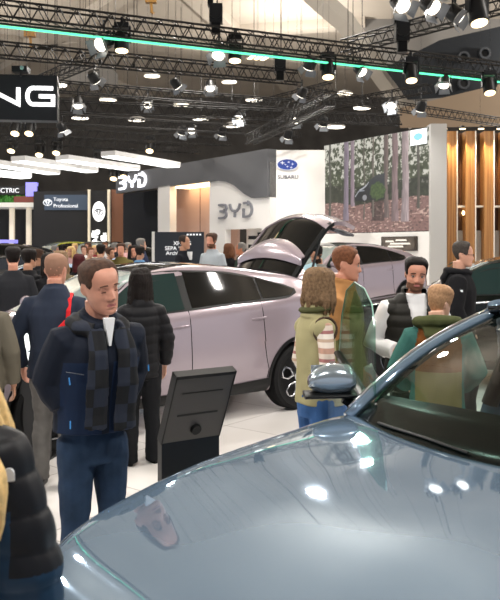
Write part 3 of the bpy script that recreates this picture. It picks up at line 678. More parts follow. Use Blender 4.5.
class Body:
    def __init__(s, P): s.P = P; s.c = {}
    def half(s, u):
        k = round(u, 4)
        if k in s.c: return s.c[k]
        P = s.P; hw = sm(P['hw'], u); tp = sm(P['top'], u); bl = min(sm(P['belt'], u), tp-.035); zs = sm(P['sill'], u)
        c = max(0, min(1, (tp-bl-.03)/.36)); hgt = bl-zs
        ze = bl+(tp-bl)*.84; ve = hw-.085-.20*c
        pts = [(hw-.09, zs), (hw-.03, zs+.07), (hw-.003, zs+.3*hgt), (hw, zs+.5*hgt), (hw-.012, zs+.7*hgt), (hw-.03, zs+.9*hgt), (hw-.06, bl-.005), (hw-.075-.06*c, bl+(ze-bl)*.3),
               (hw-.08-.15*c, bl+(ze-bl)*.75), (ve, ze), (ve-.09, tp-(tp-ze)*.32), (ve*.55, tp-.012), (0, tp)]
        s.c[k] = cr(pts, 3); return s.c[k]
    def side(s, u, z, off=.006):                 # point on the left side surface at (u,z)
        h = s.half(u)
        for p, q in zip(h, h[1:]):
            if p.y <= z <= q.y and q.y > p.y:
                t = (z-p.y)/(q.y-p.y); return Vector((u, p.x+(q.x-p.x)*t+off, z+off*.25))
        return Vector((u, h[0].x+off, z)) if z < h[0].y else Vector((u, h[-1].x, h[-1].y+off))
    def topz(s, u, v):
        h = s.half(u); v = abs(v)
        for p, q in zip(reversed(h), list(reversed(h))[1:]):
            if p.x <= v <= q.x and q.x > p.x: return p.y+(q.y-p.y)*(v-p.x)/(q.x-p.x)
        return h[0].y
    def mesh(s, n=80):
        b = B(); us = [sm([(0, s.P['top'][-1][0]), (.06, s.P['top'][-1][0]+.1), (.94, s.P['top'][0][0]-.1), (1, s.P['top'][0][0])], i/(n-1)) for i in range(n)]
        rings = []
        for u in us:
            h = s.half(u); rings.append([Vector((u, p.x, p.y)) for p in h]+[Vector((u, -p.x, p.y)) for p in reversed(h[:-1])])
        b.loft(rings); return b
def wells(b_us, y0, rr, cy=.37):
    out = []
    for u in b_us:
        for sd in (1, -1):
            c = B(); c.tube([(u, sd*y0, cy), (u, sd*1.3, cy)], rr, 40); o = obj('cut', c, WELL); out.append(o)
    return out
def strip(bod, lo, hi, n, m, off, side, name, material, parent):
    """panel on the body side between curves lo(u) and hi(u); u runs over the first entries"""
    b = B(); u0, u1 = lo[0][0], lo[-1][0]
    def fn(a, k):
        u = u0+(u1-u0)*a; z0 = sm(lo, u); z1 = sm(hi, u); p = bod.side(u, z0+(z1-z0)*k, off); p.y *= side; return p
    b.grid(fn, lin(n), lin(m)); solid(b, .004); return obj(name, b, material, parent, auto=40)
def car(name, label, cat, loc, rot, paint, P=SUV, detail=True, hatch=False, group=None, scale=1, near=(1, -1), roof_black=True):
    t = thing(name, label, cat, loc, rot, group, scale); P2 = dict(P)
    if hatch: P2['top'] = [p for p in P['top'] if p[0] > -1.6]+[(-1.68, 1.455), (-1.74, 1.30), (-1.9, 1.22), (-2.15, 1.12), (-2.3, 1.06), (-2.38, .95)]
    bd = Body(P2); b = bd.mesh(90 if detail else 50)
    o = obj('body', b, paint); boolean(o, wells((1.445, -1.445), .62, .415)); o.parent = t
    for sd in near:
        # windows
        if detail:
            strip(bd, [(.04, 1.185), (.5, 1.155), (.98, 1.14)], [(.04, 1.545), (.35, 1.52), (.7, 1.36), (.98, 1.155)], 22, 5, .008, sd, 'front_window', TGLASS, t)
            strip(bd, [(-.95, 1.25), (-.5, 1.225), (-.05, 1.195)], [(-.95, 1.475), (-.5, 1.535), (-.05, 1.55)], 22, 5, .008, sd, 'rear_window', DGLASS, t)
            strip(bd, [(-1.44, 1.325), (-1.35, 1.275), (-.98, 1.255)], [(-1.44, 1.335), (-1.25, 1.40), (-.98, 1.47)], 14, 4, .008, sd, 'quarter_window', DGLASS, t)
            strip(bd, [(-1.47, 1.30), (-1.3, 1.245), (-.5, 1.2), (.04, 1.165), (1.0, 1.115)], [(-1.47, 1.345), (-1.25, 1.42), (-.5, 1.555), (0, 1.57), (.35, 1.545), (.7, 1.385), (1.0, 1.16)], 60, 6, .004, sd, 'window_surround', BLACKP, t)
            for us in ([(0.0, z) for z in lin(10, .36, 1.165)], [(-.94-.02*sin(z*3), z) for z in lin(6, .8, 1.22)]+[], [(1.05, z) for z in lin(8, .4, 1.08)]):
                b = B(); pp = []
                for u, z in us: p = bd.side(u, z, .001); p.y *= sd; pp.append(p)
                b.tube(pp, .005, 4); obj('door_seam', b, BLACKP, t)
            b = B(); pp = []
            for k in lin(10):
                a = R(180-75*k); p = bd.side(-1.445+.52*cos(pi-a)*1.0, .42+.42*sin(k*1.25)+.0, .001)
            seam = [(-.94, .80), (-.95, .72), (-.97, .6), (-1.0, .5), (-.98, .4)]
            for u, z in seam: p = bd.side(u, z, .001); p.y *= sd; pp.append(p)
            b.tube(pp, .005, 4); obj('door_seam', b, BLACKP, t)
            for u in (.22, -.78):
                b = B(); p = bd.side(u, 1.03+(.01 if u < 0 else -.02), .0); q = bd.side(u-.2, 1.045+(.01 if u < 0 else -.02), .0); p.y *= sd; q.y *= sd
                b.tube([p, (p+q)/2+Vector((0, .012*sd, 0)), q], [(.012, .004)]*3, 6, ref=(0, 0, 1)); obj('door_handle', b, mat('handle_mauve', '#8d8189', .3, .3), t)
            strip(bd, [(-1.02, .25), (1.02, .25)], [(-1.02, .40), (0, .36), (1.02, .37)], 30, 4, .012, sd, 'sill_cladding', BLACKP, t)
            if hatch or True:
                strip(bd, [(-2.3, .98), (-2.12, .99), (-1.95, 1.03)], [(-2.3, 1.02), (-2.12, 1.045), (-1.95, 1.05)], 10, 3, .008, sd, 'tail_light', mat('tail_dark', '#2a1216', .15, coat=1), t)
            for s_ in (1.445, -1.445):
                b = B(); c0 = []
                N = 28
                for k in range(N+1):
                    a = R(-8+196*k/N); ps = []
                    for r in (.415, .45):
                        u = s_+r*cos(a); z = .37+r*sin(a); z = max(z, .27); p = bd.side(u, z, .012); p.y *= sd; ps.append(b.bm.verts.new(p))
                    c0.append(ps)
                for x, y in zip(c0, c0[1:]): b.face((x[0], y[0], y[1], x[1]))
                solid(b, .01); obj('wheel_arch', b, BLACKP, t, auto=40)
        else:
            strip(bd, [(-1.4, 1.29), (-.5, 1.22), (.04, 1.185), (.98, 1.13)], [(-1.4, 1.33), (-1.2, 1.41), (-.5, 1.535), (0, 1.55), (.35, 1.52), (.7, 1.36), (.98, 1.15)], 30, 4, .008, sd, 'side_window', DGLASS, t)
            strip(bd, [(-1.02, .25), (1.02, .25)], [(-1.02, .38), (1.02, .38)], 12, 3, .012, sd, 'sill_cladding', BLACKP, t)
        for u in (1.445, -1.445): wheel(t, u, (sm(P['hw'], u)-.012)*sd, sd, detail=detail)
    # windscreen, roof, rear window
    def topstrip(u0, u1, f, off, nm, m, nn=16):
        b = B()
        def fn(a, k):
            u = u0+(u1-u0)*a; h = bd.half(u); vm = f(u); v = vm*(2*k-1)
            return Vector((u, v, bd.topz(u, v)+off))
        b.grid(fn, lin(nn), lin(13)); solid(b, .004); return obj(nm, b, m, t, auto=40)
    wf = lambda u: min(sm(P['hw'], u)-.16, .74-.16*max(0, min(1, (1.2-u)/.9)))
    topstrip(1.2, .40, wf, .006, 'windscreen', mat('windscreen_painted_glare', '#8b9896', .08, coat=1))  # pale base colour paints in the bright reflection on the glass
    if roof_black: topstrip(.36, -1.58 if not hatch else -1.62, lambda u: .56, .005, 'glass_roof', DGLASS, 24)
    if not hatch:
        topstrip(-1.62, -1.96, lambda u: .5, .008, 'rear_window_glass', DGLASS)
    # front and rear lamps
    b = B()
    for sd in (1, -1):
        pp = [Vector((2.33+.06*(1-abs(k))-.25*max(0, k-.2), sd*(.2+.62*k), .86)) for k in lin(8, 0, 1)]
        b.tube([bd_front(bd, sd*v, .80) for v in lin(8, .15, .78)], .012, 5)
    obj('headlight', b, mat('drl_white', '#f3f6fa', .2, emis=.6), t)
    b = B(); b.tube([bd_rear(bd, v, 1.0) for v in lin(13, -.72, .72)], .018, 5); obj('tail_light_bar', b, mat('tail_dark', '#2a1216', .15, coat=1), t)
    b = B(); p = bd_front(bd, 0, .5); b.box(p, (.03, .52, .11)); obj('number_plate', b, WHITE, t)
    for sd in near:                              # door mirrors
        p = bd.side(.92, 1.13, 0); p.y *= sd
        b = B(); b.ball(p+Vector((0, .14*sd, .06)), (.07, .12, .08), 12, 8); mm = obj('mirror', b, paint, t, smooth=True); b = B(); b.tube([p, p+Vector((0, .08*sd, .03))], .025, 6); obj('mirror_foot', b, BLACKP, mm)
    return t, bd
def bd_front(bd, v, z):                          # furthest-forward point of the nose at width v, height z
    u = bd.P['top'][0][0]
    for k in range(80):
        x = u-k*.01; h = bd.half(x)
        if any(p.x >= abs(v) and abs(p.y-z) < .2 for p in h) and sm(bd.P['top'], x) > z: 
            return Vector((x+.015, v, z))
    return Vector((u-.3, v, z))
def bd_rear(bd, v, z):
    u = bd.P['top'][-1][0]
    for k in range(80):
        x = u+k*.01; h = bd.half(x)
        if max(p.x for p in h) >= abs(v) and sm(bd.P['top'], x) > z: return Vector((x-.012, v, z))
    return Vector((u+.3, v, z))

# the mauve car with its boot open, centre of the picture
RA = Vector((.55, 8.58, 0))
C1 = RA-LD*.935+HD*1.445
t1, bd1 = car('mauve_car', 'mauve coupe suv with its tailgate raised, behind the black info stand', 'car', C1, CAR_ROT, MAUVE, hatch=True)
# raised tailgate: hinge, black glass, mauve spoiler, rear glass, tail edge
hg = Vector((-1.66, 0, 1.475))
def hat(s, v, off=0):                            # s metres along the gate from the hinge
    prof = [(0, 0, 0), (.35, -.22, .265), (.8, -.54, .60), (.95, -.67, .665), (1.15, -.87, .67), (1.34, -1.06, .60)]
    x, z = interp([(a, c, d) for a, c, d in prof], s); x2, z2 = interp([(a, c, d) for a, c, d in prof], s+.02)
    d = Vector((x2-x, 0, z2-z)); 
    if d.length < 1e-6: d = Vector((-1, 0, 0))
    d.normalize(); nrm = Vector((d.z, 0, -d.x))
    if nrm.z < 0: nrm = -nrm
    crown = .13*(1-(v/.6)**2)
    p = hg+Vector((x, v, z))+nrm*(crown*.55+off-.03); p.z += crown*.35; return p
tg = None
b = B(); b.grid(lambda a, k: hat(a*.96, (k*2-1)*(.57-.02*a), 0), lin(22), lin(21)); solid(b, .05); tg = obj('tailgate', b, DGLASS, t1, auto=40)
b = B(); b.grid(lambda a, k: hat(.16+.30*a*(1-.55*abs(2*k-1)**2.2)+.10*abs(2*k-1)**2.5*0, (k*2-1)*.60, .02+.05*sin(pi*min(1, a*.9))), lin(12), lin(25)); solid(b, .025); obj('spoiler', b, MAUVE, tg, auto=50)
b = B()
b.grid(lambda a, k: hat(.86+.46*a-.10*(1-a)*(2*k-1)**2, (k*2-1)*.60, .012), lin(10), lin(21)); solid(b, .05); obj('tail_panel', b, MAUVE, tg, auto=50)
for sd in (1, -1):
    b = B(); b.grid(lambda a, k: hat(.0+.93*a, sd*(.555+.05*k), .012), lin(12), lin(3)); solid(b, .05); obj('side_edge', b, MAUVE if sd < 0 else BLACKP, tg, auto=50)
    b = B(); b.tube([(-1.78, sd*.66, 1.22), hat(.62, sd*.56, -.05)], .016, 8); obj('gas_strut', b, BLACKM, tg)
b = B(); b.grid(lambda a, k: hat(1.0+.34*a, (k*2-1)*.56, -.09-.05*sin(pi*a)), lin(6), lin(9)); solid(b, .03); obj('tail_lining', b, mat('boot_lining_grey', '#54555a', .7), tg, auto=50)
b = B(); b.grid(lambda a, k: Vector((-1.74-.5*a, (k*2-1)*.62, 1.28-.16*a)), lin(4), lin(4)); solid(b, .02); obj('boot_shade_sheet', b, BLACKP, t1)  # black sheet over the closed body stands in for shade inside the boot

# second mauve car on the low white platform behind
b = B(); PO = Vector((-1.2, 12.4, 0))+HD*1.1
pl = [PO, PO-HD*9.4, PO-HD*9.4-LD*4.0, PO-LD*4.0]
t = thing('platform', 'low white car platform behind the open-tailgate car', 'platform', PO)
b.prism(pl, lambda p: Vector(p)-PO, lambda p: Vector(p)-PO+Vector((0, 0, .28))); obj('deck', b, WHITE, t)
b = B(); b.tube([Vector((0, 0, .015))+LD*.01, -HD*9.4+LD*.01+Vector((0, 0, .015))], .015, 4); obj('base_strip', b, BLACKP, t)
R2 = W(408, 300, 17.3); C2 = Vector((R2.x, R2.y, .28))-LD*.935+HD*1.445
t2, bd2 = car('mauve_car', 'mauve coupe suv with closed tailgate on the white platform, below the woodland screen', 'car', C2, CAR_ROT, MAUVE)

# ------------------------------------------------------------ the grey-blue car in the foreground
GO = Vector((.47, 3.46, 0))+LD*.75               # ground below the cowl centre
tG = thing('grey_car', 'grey-blue car in the foreground with a glossy bonnet and its far front door open', 'car', GO, CAR_ROT)
GP = dict(top=[(1.64, .50), (1.615, .61), (1.54, .73), (1.4, .82), (1.15, .895), (.75, .98), (.3, 1.03), (.05, 1.05), (-.1, 1.04), (-.3, 1.0), (-2.3, 1.0), (-2.9, .97), (-3.1, .8)],
          hw=[(1.64, .40), (1.615, .56), (1.54, .74), (1.45, .83), (1.33, .88), (1.15, .905), (.9, .91), (.6, .905), (0, .905), (-2.4, .92), (-2.9, .86), (-3.1, .7)])
class GBody(Body):
    def half(s, u):
        k = round(u, 4)
        if k in s.c: return s.c[k]
        hw = sm(s.P['hw'], u); tp = sm(s.P['top'], u)
        pts = [(hw-.08, .2), (hw-.015, .30*tp), (hw, .5*tp), (hw-.008, .74*tp), (hw-.028, .90*tp), (hw-.07, .975*tp), (hw-.16, .997*tp), (hw*.5, .996*tp), (hw*.25, 1.0*tp), (0, tp)]
        s.c[k] = cr(pts, 4); return s.c[k]
gb = GBody(GP)
b = gb.mesh(130); o = obj('body', b, GREYBLUE)
cut = wells((.72, -2.2), .6, .39, .36)
c = B(); c.box((-1.2, 0, .9), (2.1, 1.46, 1.1)); cut.append(obj('cut', c, BLACKP))
c = B(); c.box((-.62, -.9, .9), (1.06, .5, 1.1)); cut.append(obj('cut', c, BLACKP))
boolean(o, cut); o.parent = tG
for sd in (1, -1):
    for u in (.72, -2.2): wheel(tG, u, .89*sd, sd, .36, .25)
def wbase(k): u = .20*(1-k*k)-.0; v = .755*k; return Vector((u, v, gb.topz(u, v)+.004))
def wtop(k): return Vector((-.86+.10*(1-k*k), .585*k, 1.475+.035*(1-k*k)))
def wsc(a, k, off=0):
    p = wbase(k).lerp(wtop(k), a); bow = .05*sin(pi*a); n = Vector((.55, .25*k, .8)).normalized(); return p+n*(bow+off)
WGL = glass('windscreen_glass', '#c2dcd5', .8)
b = B(); b.grid(lambda a, k: wsc(a, 2*k-1), lin(14), lin(25)); obj('windscreen', b, WGL, tG, smooth=True)
BL = mat('frit_black', '#0a0c0c', .25)
b = B(); b.grid(lambda a, k: wsc(a*(.16+.07*(1-(2*k-1)**2)), 2*k-1, -.008), lin(4), lin(25))
b.grid(lambda a, k: wsc(.95+a*.05, 2*k-1, -.008), lin(3), lin(25))
for s0, s1 in ((-1, -.90), (.90, 1)): b.grid(lambda a, k: wsc(a, s0+(s1-s0)*k, -.008), lin(14), lin(3))
solid(b, .003); obj('windscreen_frit', b, BL, tG, smooth=True)
for sd in (1, -1):
    b = B(); b.tube([wsc(a, sd*1.03, .004) for a in lin(12, -.02, 1)], [(.035, .022)]*12, 8, ref=(0, 1, 0)); ap = obj('windscreen_pillar', b, GREYBLUE, tG, smooth=True)
    b = B(); b.tube([wsc(a, sd*1.055, .028) for a in lin(12, .02, 1)], .009, 6); obj('pillar_trim', b, CHROME, ap, smooth=True)
    b = B(); b.tube([(-.88, sd*.62, 1.49), (-1.3, sd*.60, 1.52), (-1.9, sd*.58, 1.45), (-2.45, sd*.66, 1.12), (-2.7, sd*.7, 1.0)], .045, 8); obj('roof_rail', b, GREYBLUE, tG, smooth=True)
    b = B(); b.tube([(-1.12, sd*.8, .95), (-1.16, sd*.72, 1.2), (-1.22, sd*.61, 1.5)], [(.07, .04)]*3, 8, ref=(1, 0, 0)); obj('centre_pillar', b, BLACKP, tG, smooth=True)
    b = B(); b.tube([(-1.1, sd*.7, 1.3), (-1.08, sd*.66, 1.1), (-1.06, sd*.62, .8)], [(.03, .004)]*3, 6, ref=(1, 0, 0)); obj('seat_belt', b, mat('belt_grey', '#4a4d50', .7), tG)
b = B(); b.grid(lambda a, k: Vector((-.80-1.7*a, (2*k-1)*(.60), 1.51-.0*a+.03*(1-(2*k-1)**2)+.02*sin(pi*a)-.32*max(0, a-.6)**1.3)), lin(14), lin(9)); solid(b, .03); obj('roof', b, DGLASS, tG, smooth=True)
b = B(); b.grid(lambda a, k: Vector((-2.45-.35*a, (2*k-1)*.62, 1.35-.36*a)), lin(6), lin(7)); solid(b, .01); obj('rear_window', b, DGLASS, tG, smooth=True)
DASH = mat('dashboard_black', '#111616', .7, bump=.15, bscale=300)
b = B(); b.grid(lambda a, k: Vector((.13-.50*a-.14*(2*k-1)**2*(1-a), (2*k-1)*.72, .985-.02*a+.03*sin(pi*a)-(.25 if a > .97 else 0))), lin(24), lin(21)); solid(b, .03); ds = obj('dashboard', b, DASH, tG, smooth=True)
b = B()
for k in range(30):
    v = -.62+k*.044; b.box((-.06-.12*(v/.72)**2, v, 1.005), (.03, .026, .008))
obj('defroster_vent', b, BLACKP, ds)
b = B(); b.box((-.95, .0, .42), (1.6, 1.4, .1)); obj('cabin_floor', b, mat('carpet_dark', '#202326', .9), tG)
for sd in (1, -1):
    b = B(); b.tube([(-.75, sd*.37, .62), (-1.15, sd*.37, .6)], [(.24, .09), (.24, .1)], 14, ref=(0, 1, 0)); s_ = obj('seat', b, mat('seat_grey_leather', '#5c6363', .5), tG, smooth=True)
    b = B(); b.tube([(-1.2, sd*.37, .6), (-1.3, sd*.37, .9), (-1.4, sd*.37, 1.12)], [(.23, .09), (.22, .08), (.17, .06)], 14, ref=(0, 1, 0)); b.tube([(-1.41, sd*.37, 1.15), (-1.42, sd*.37, 1.3)], [(.13, .05), (.12, .05)], 12, ref=(0, 1, 0)); obj('seat_back', b, mat('seat_grey_leather', '#5c6363', .5), s_, smooth=True)
b = B(); M = Matrix.Rotation(R(65), 3, 'Y'); b.ring_quad((-.55, .37, .93), M, .18, .155, .03, 28); b.box((-.55, .37, .94), (.1, .3, .03), M); obj('steering_wheel', b, BLACKP, tG, auto=40)
b = B(); b.box((-.62, 0, 1.41), (.03, .22, .065)); b.tube([(-.6, 0, 1.43), (-.62, 0, 1.50)], .012, 6); obj('inside_mirror', b, BLACKP, tG)
b = B(); M = None
for k0, k1, off in [(.95, .15, .02), (-.02, -.7, .02)]:
    b.tube([wsc(.02+.012*sin(pi*t_), k0+(k1-k0)*t_, .008) for t_ in lin(10)], [(.006, .006)]*10, 6)
obj('wiper', b, BLACKP, tG)
# headlight slot on the far front corner, shut lines
def gs(u, zf, off=.004, sd=-1):
    tp = sm(GP['top'], u); p = gb.side(u, zf*tp, off); p.y *= sd; return p
for sd in (-1, 1):
    b = B(); b.grid(lambda a, k: gs(1.30+.215*a, .80+.06*k-.36*a**1.4, .004, sd), lin(14), lin(4)); solid(b, .004); hl = obj('headlight', b, mat('headlight_smoked', '#0e1113', .08, coat=1), tG, smooth=True)
    b = B(); b.tube([gs(1.30+.215*a, .875-.36*a**1.4, .007, sd) for a in lin(14)], .007, 6); obj('light_guide', b, mat('light_guide_white', '#cfd8d2', .25), hl, smooth=True)
b = B(); b.tube([gs(u, .93, .0) for u in lin(20, .0, 1.2)], .003, 4); b.tube([gs(u, .93, .0, 1) for u in lin(20, .0, 1.2)], .003, 4); obj('bonnet_seam', b, mat('seam_dark', '#2a3036', .6), tG)

# open front door on the far side with glass and mirror
hin = GO+HD*(-.12)+LD*(-.74)
ddir = (-HD*cos(R(53))-LD*sin(R(53))).normalized(); dout = (Vector((ddir.y, -ddir.x, 0)))        # dout: the door's outer face
if dout.dot(Vector((-1, 0, 0))) < 0: dout = -dout
Mw = tG.matrix_world if False else Matrix.Translation(GO) @ Matrix.Rotation(CAR_ROT, 4, 'Z'); Mi = Mw.inverted()
def dr(s, o, z): return Mi @ (hin+ddir*s+dout*o+Vector((0, 0, z)))
b = B(); prof = [(.02, .25), (.02, .98), (.06, 1.03), (1.10, 1.12), (1.16, 1.02), (1.14, .6), (1.05, .3)]
b.prism(prof, lambda p: dr(p[0], .06, p[1]), lambda p: dr(p[0], -.05, p[1])); door = obj('door', b, GREYBLUE, tG)
b = B(); b.prism([(.08, .35), (.08, .92), (1.06, 1.0), (1.06, .4)], lambda p: dr(p[0], -.05, p[1]), lambda p: dr(p[0], -.085, p[1])); obj('door_trim', b, mat('door_trim_charcoal', '#2b2e31', .5), door)
b = B(); b.tube([dr(0.03, 0, 1.035), dr(.55, 0, 1.10), dr(1.13, 0, 1.165)], [(.018, .03)]*3, 8, ref=(0, 0, 1)); obj('window_seal', b, BLACKP, door)
b = B(); gl = [(.0, 1.03), (1.1, 1.14), (1.08, 1.3), (.98, 1.42), (.80, 1.475), (.62, 1.46), (.40, 1.34)]
gl = [(-.02, 1.03), (1.12, 1.15), (1.0, 1.40), (.82, 1.56), (.55, 1.62), (.25, 1.60), (.06, 1.54), (-.01, 1.44)]
b.prism(gl, lambda p: dr(p[0], .004, p[1]), lambda p: dr(p[0], -.004, p[1])); obj('window_glass', b, glass('door_glass', '#cbe2d7'), door, normals=True)
b = B(); b.tube([dr(*([gl[k][0], 0, gl[k][1]])) for k in range(1, 8)], .0035, 5); obj('glass_edge', b, mat('glass_edge_teal', '#8fb3a8', .2), door)
def mx(s, o, z): return dr(s, o, z)
b = B(); c0 = Vector((.10, .20, 1.13))
rings = []
for k in range(9):
    q = k/8; o_ = .075+.215*q; hz = .085*(1-.55*(2*q-1.0)**2*(1 if q > .5 else .35))*(1 if k not in (0, 8) else .7); hs = .075*(1-.5*max(0, q-.5)*1.2)
    rings.append([mx(.12+hs*cos(2*pi*j/16), o_, 1.175-.01*q+hz*(sin(2*pi*j/16) if sin(2*pi*j/16) > 0 else .75*sin(2*pi*j/16))) for j in range(16)])
b.loft(rings); mr = obj('mirror', b, mat('mirror_shell_silver', '#a3b0bb', .14, .7, coat=1), door, smooth=True)
b = B(); b.loft([[mx(.12+.08*cos(2*pi*j/16), .07+.24*k/6, 1.112+.016*sin(2*pi*j/16)-.006*k/6) for j in range(16)] for k in range(7)]); obj('mirror_lower_shell', b, BLACKP, mr, smooth=True)
b = B(); b.tube([mx(.12, .02, 1.03), mx(.12, .12, 1.10)], [(.05, .02)]*2, 8); obj('mirror_foot', b, BLACKP, mr)
b = B(); b.prism([(.09, 1.125), (.27, 1.12), (.27, 1.235), (.10, 1.24)], lambda p: mx(.195, p[0], p[1]), lambda p: mx(.20, p[0], p[1])); obj('mirror_glass', b, CHROME, mr)
b = B(); b.tube([dr(.05, .07, .99), dr(.5, .07, 1.035), dr(1.12, .07, 1.09)], .008, 6); obj('chrome_strip', b, CHROME, door)
b = B(); b.box((0, 0, 0), (.001, .001, .001)); b.bm.free()

# dark green car on the right behind the man in the hoodie
DGREEN = mat('dark_green_paint', '#070d0b', .12, 0, spec=.4)
cg = W(505, 300, 9.6); cg.z = 0
car('dark_green_car', 'very dark green car at the right edge behind the man in black hoodie', 'car', cg+Vector((.45, .9, 0)), R(180-12), DGREEN, detail=True, scale=1.05, roof_black=False)
# cars in the hall at left
lb = mat('light_blue_paint', '#9fb8d6', .25, .3, coat=1); wp = mat('white_car_paint', '#e6e8ea', .25, coat=1); bk = mat('black_car_paint', '#0c0d0f', .12, coat=1); lm = mat('lime_paint', '#a9ac2c', .25, coat=1); sv = mat('silver_car_paint', '#a9adb3', .25, .5, coat=1)
for nm, lab, px, d, rot, m, sc, z in [('white_car', 'white car whose bonnet shows between the left-edge man and the bald man', -55, 11.6, -20, wp, .88, 0),
                               ('light_blue_car', 'light blue car behind the bald man, left of the olive coat woman', 38, 17.8, 200, lb, .9, .0), ('light_blue_car', 'pale blue car half hidden by the crowd right of the red-haired woman', 92, 21, 195, lb, .95, 0),
                               ('black_car', 'long black car high behind the crowd at the left edge', 0, 30, 182, bk, 1.0, .35), ('lime_car', 'lime yellow car far behind the crowd, left of centre', 64, 34.5, 215, lm, 1.1, .3),
                               ('black_car', 'black car in front of the narrow emblem totem', 100, 31, 258, bk, 1.05, .35), ('black_car', 'black car raised before the navy black stand wall', 137, 27, 150, bk, 1.0, .25)]:
    p = W(px, 300, d); p.z = z
    if z:
        tt = thing('car_plinth', 'low plinth under the '+lab, 'platform', (p.x, p.y, 0), R(rot)); b = B(); b.box((0, 0, z/2-.002), (5.2, 2.3, z-.004)); obj('deck', b, mat('plinth_grey', '#9a9a9a', .6), tt)
    car(nm, lab, 'car', p, R(rot), m, detail=False, scale=sc, roof_black=(nm == 'black_car'))

# ------------------------------------------------------------ info stands
def info_stand(label, loc, rot, lean, lit):
    t = thing('info_stand', label, 'sign', loc, rot)
    th = R(lean); up = Vector((0, sin(th), cos(th))); nb = Vector((0, -cos(th), sin(th)))
    w2 = .188
    b = B(); b.box((0, 0, .357), (2*w2, .05, .714)); obj('base', b, mat('stand_base_black', '#101113', .35), t)
    b = B(); b.box((0, 0, .01), (.4, .3, .02)); obj('foot_plate', b, BLACKM, t)
    o = Vector((0, 0, .705)); b = B()
    b.prism([(-w2, 0), (w2, 0), (w2, .445), (-w2, .445)], lambda p: o+Vector((p[0], 0, 0))+up*p[1]-nb*.025, lambda p: o+Vector((p[0], 0, 0))+up*p[1]+nb*.025)
    pn = obj('panel', b, mat('stand_panel_grey', '#4d4a49', .45, .2), t)
    b = B(); b.prism([(-w2-.004, .43), (w2+.004, .43), (w2+.004, .45), (-w2-.004, .45)], lambda p: o+Vector((p[0], 0, 0))+up*p[1]-nb*.028, lambda p: o+Vector((p[0], 0, 0))+up*p[1]+nb*.028)
    b.prism([(w2-.004, .0), (w2+.004, .0), (w2+.004, .45), (w2-.004, .45)], lambda p: o+Vector((p[0], 0, 0))+up*p[1]-nb*.028, lambda p: o+Vector((p[0], 0, 0))+up*p[1]+nb*.028)
    b.prism([(-w2-.004, .0), (-w2+.004, .0), (-w2+.004, .45), (-w2-.004, .45)], lambda p: o+Vector((p[0], 0, 0))+up*p[1]-nb*.028, lambda p: o+Vector((p[0], 0, 0))+up*p[1]+nb*.028); obj('panel_rim', b, BLACKM, pn)
    b = B(); k0 = o+up*.08+Vector((.01, 0, 0)); b.tube([k0+nb*.02, k0+nb*.045], [.034, .03], 18); obj('cable_grommet', b, BLACKP, pn)
    b = B(); b.prism([(-.13, .18), (.13, .18), (.13, .19), (-.13, .19)], lambda p: o+Vector((p[0], 0, 0))+up*p[1]+nb*.024, lambda p: o+Vector((p[0], 0, 0))+up*p[1]+nb*.028); obj('rib', b, BLACKM, pn)
    b = B(); b.prism([(-.13, .33), (.13, .33), (.13, .335), (-.13, .335)], lambda p: o+Vector((p[0], 0, 0))+up*p[1]+nb*.024, lambda p: o+Vector((p[0], 0, 0))+up*p[1]+nb*.028); obj('rib', b, BLACKM, pn)
    b = B(); b.prism([(-w2+.01, .02), (w2-.01, .02), (w2-.01, .41), (-w2+.01, .41)], lambda p: o+Vector((p[0], 0, 0))+up*p[1]-nb*.024, lambda p: o+Vector((p[0], 0, 0))+up*p[1]-nb*.029); sc = obj('display', b, mat('stand_screen_lit', '#eef4f4', .4, emis=.9), pn)
    b = B()
    for x, z, ww in [(-.08, .2, .05), (-.02, .2, .06), (.05, .2, .04)]:
        b.prism([(x, z), (x+ww, z), (x+ww, z+.012), (x, z+.012)], lambda p: o+Vector((p[0], 0, 0))+up*p[1]-nb*.0285, lambda p: o+Vector((p[0], 0, 0))+up*p[1]-nb*.031)
    b.prism([(-w2+.01, .02), (w2-.01, .02), (w2-.01, .08), (-w2+.01, .08)], lambda p: o+Vector((p[0], 0, 0))+up*p[1]-nb*.0285, lambda p: o+Vector((p[0], 0, 0))+up*p[1]-nb*.030)
    obj('display_text', b, mat('stand_text_dark', '#23403a', .5), sc); return t
p = W(189, 300, 4.45); info_stand('black info stand seen from behind, in front of the open-tailgate car', (p.x, p.y, 0), R(33), -25, False)
p = W(30, 300, 6.6); info_stand('info stand with lit white panel behind the bald man\'s legs', (p.x, p.y, 0), R(168), -18, True)
t = thing('text_board', 'navy board with white text standing behind the two men in conversation', 'sign', W(178, 262, 14.6))
o0 = W(178, 262, 14.6)
b = B(); b.box((.02, .05, -.08), (.94, .06, 1.3)); obj('board', b, mat('board_navy', '#1c2430', .5), t)
b = B(); b.box((-.47, .03, -.2), (.05, .1, 1.55)); obj('edge', b, WHITE, t)
for x in (-.3, .4): b = B(); b.box((x, .06, -.985), (.06, .06, .54)); obj('leg', b, BLACKM, t)
WT = mat('board_text', '#f0f2f4', .5, emis=.4)
for s, z in (('XPENG', .32), ('SEPA “P', .225), ('Archite', .135)): text_mesh(s, .105, frame((-.09 if s[0] == 'X' else -.25 if s[0] == 'S' else -.23, .01, z), (1, 0, 0), (0, 0, 1)), WT, 'lettering', t, .01)
b = B()
for k in range(5): b.box((.18+k*.06, .015, .52), (.035, .012, .03))
obj('small_logo', b, WT, t)
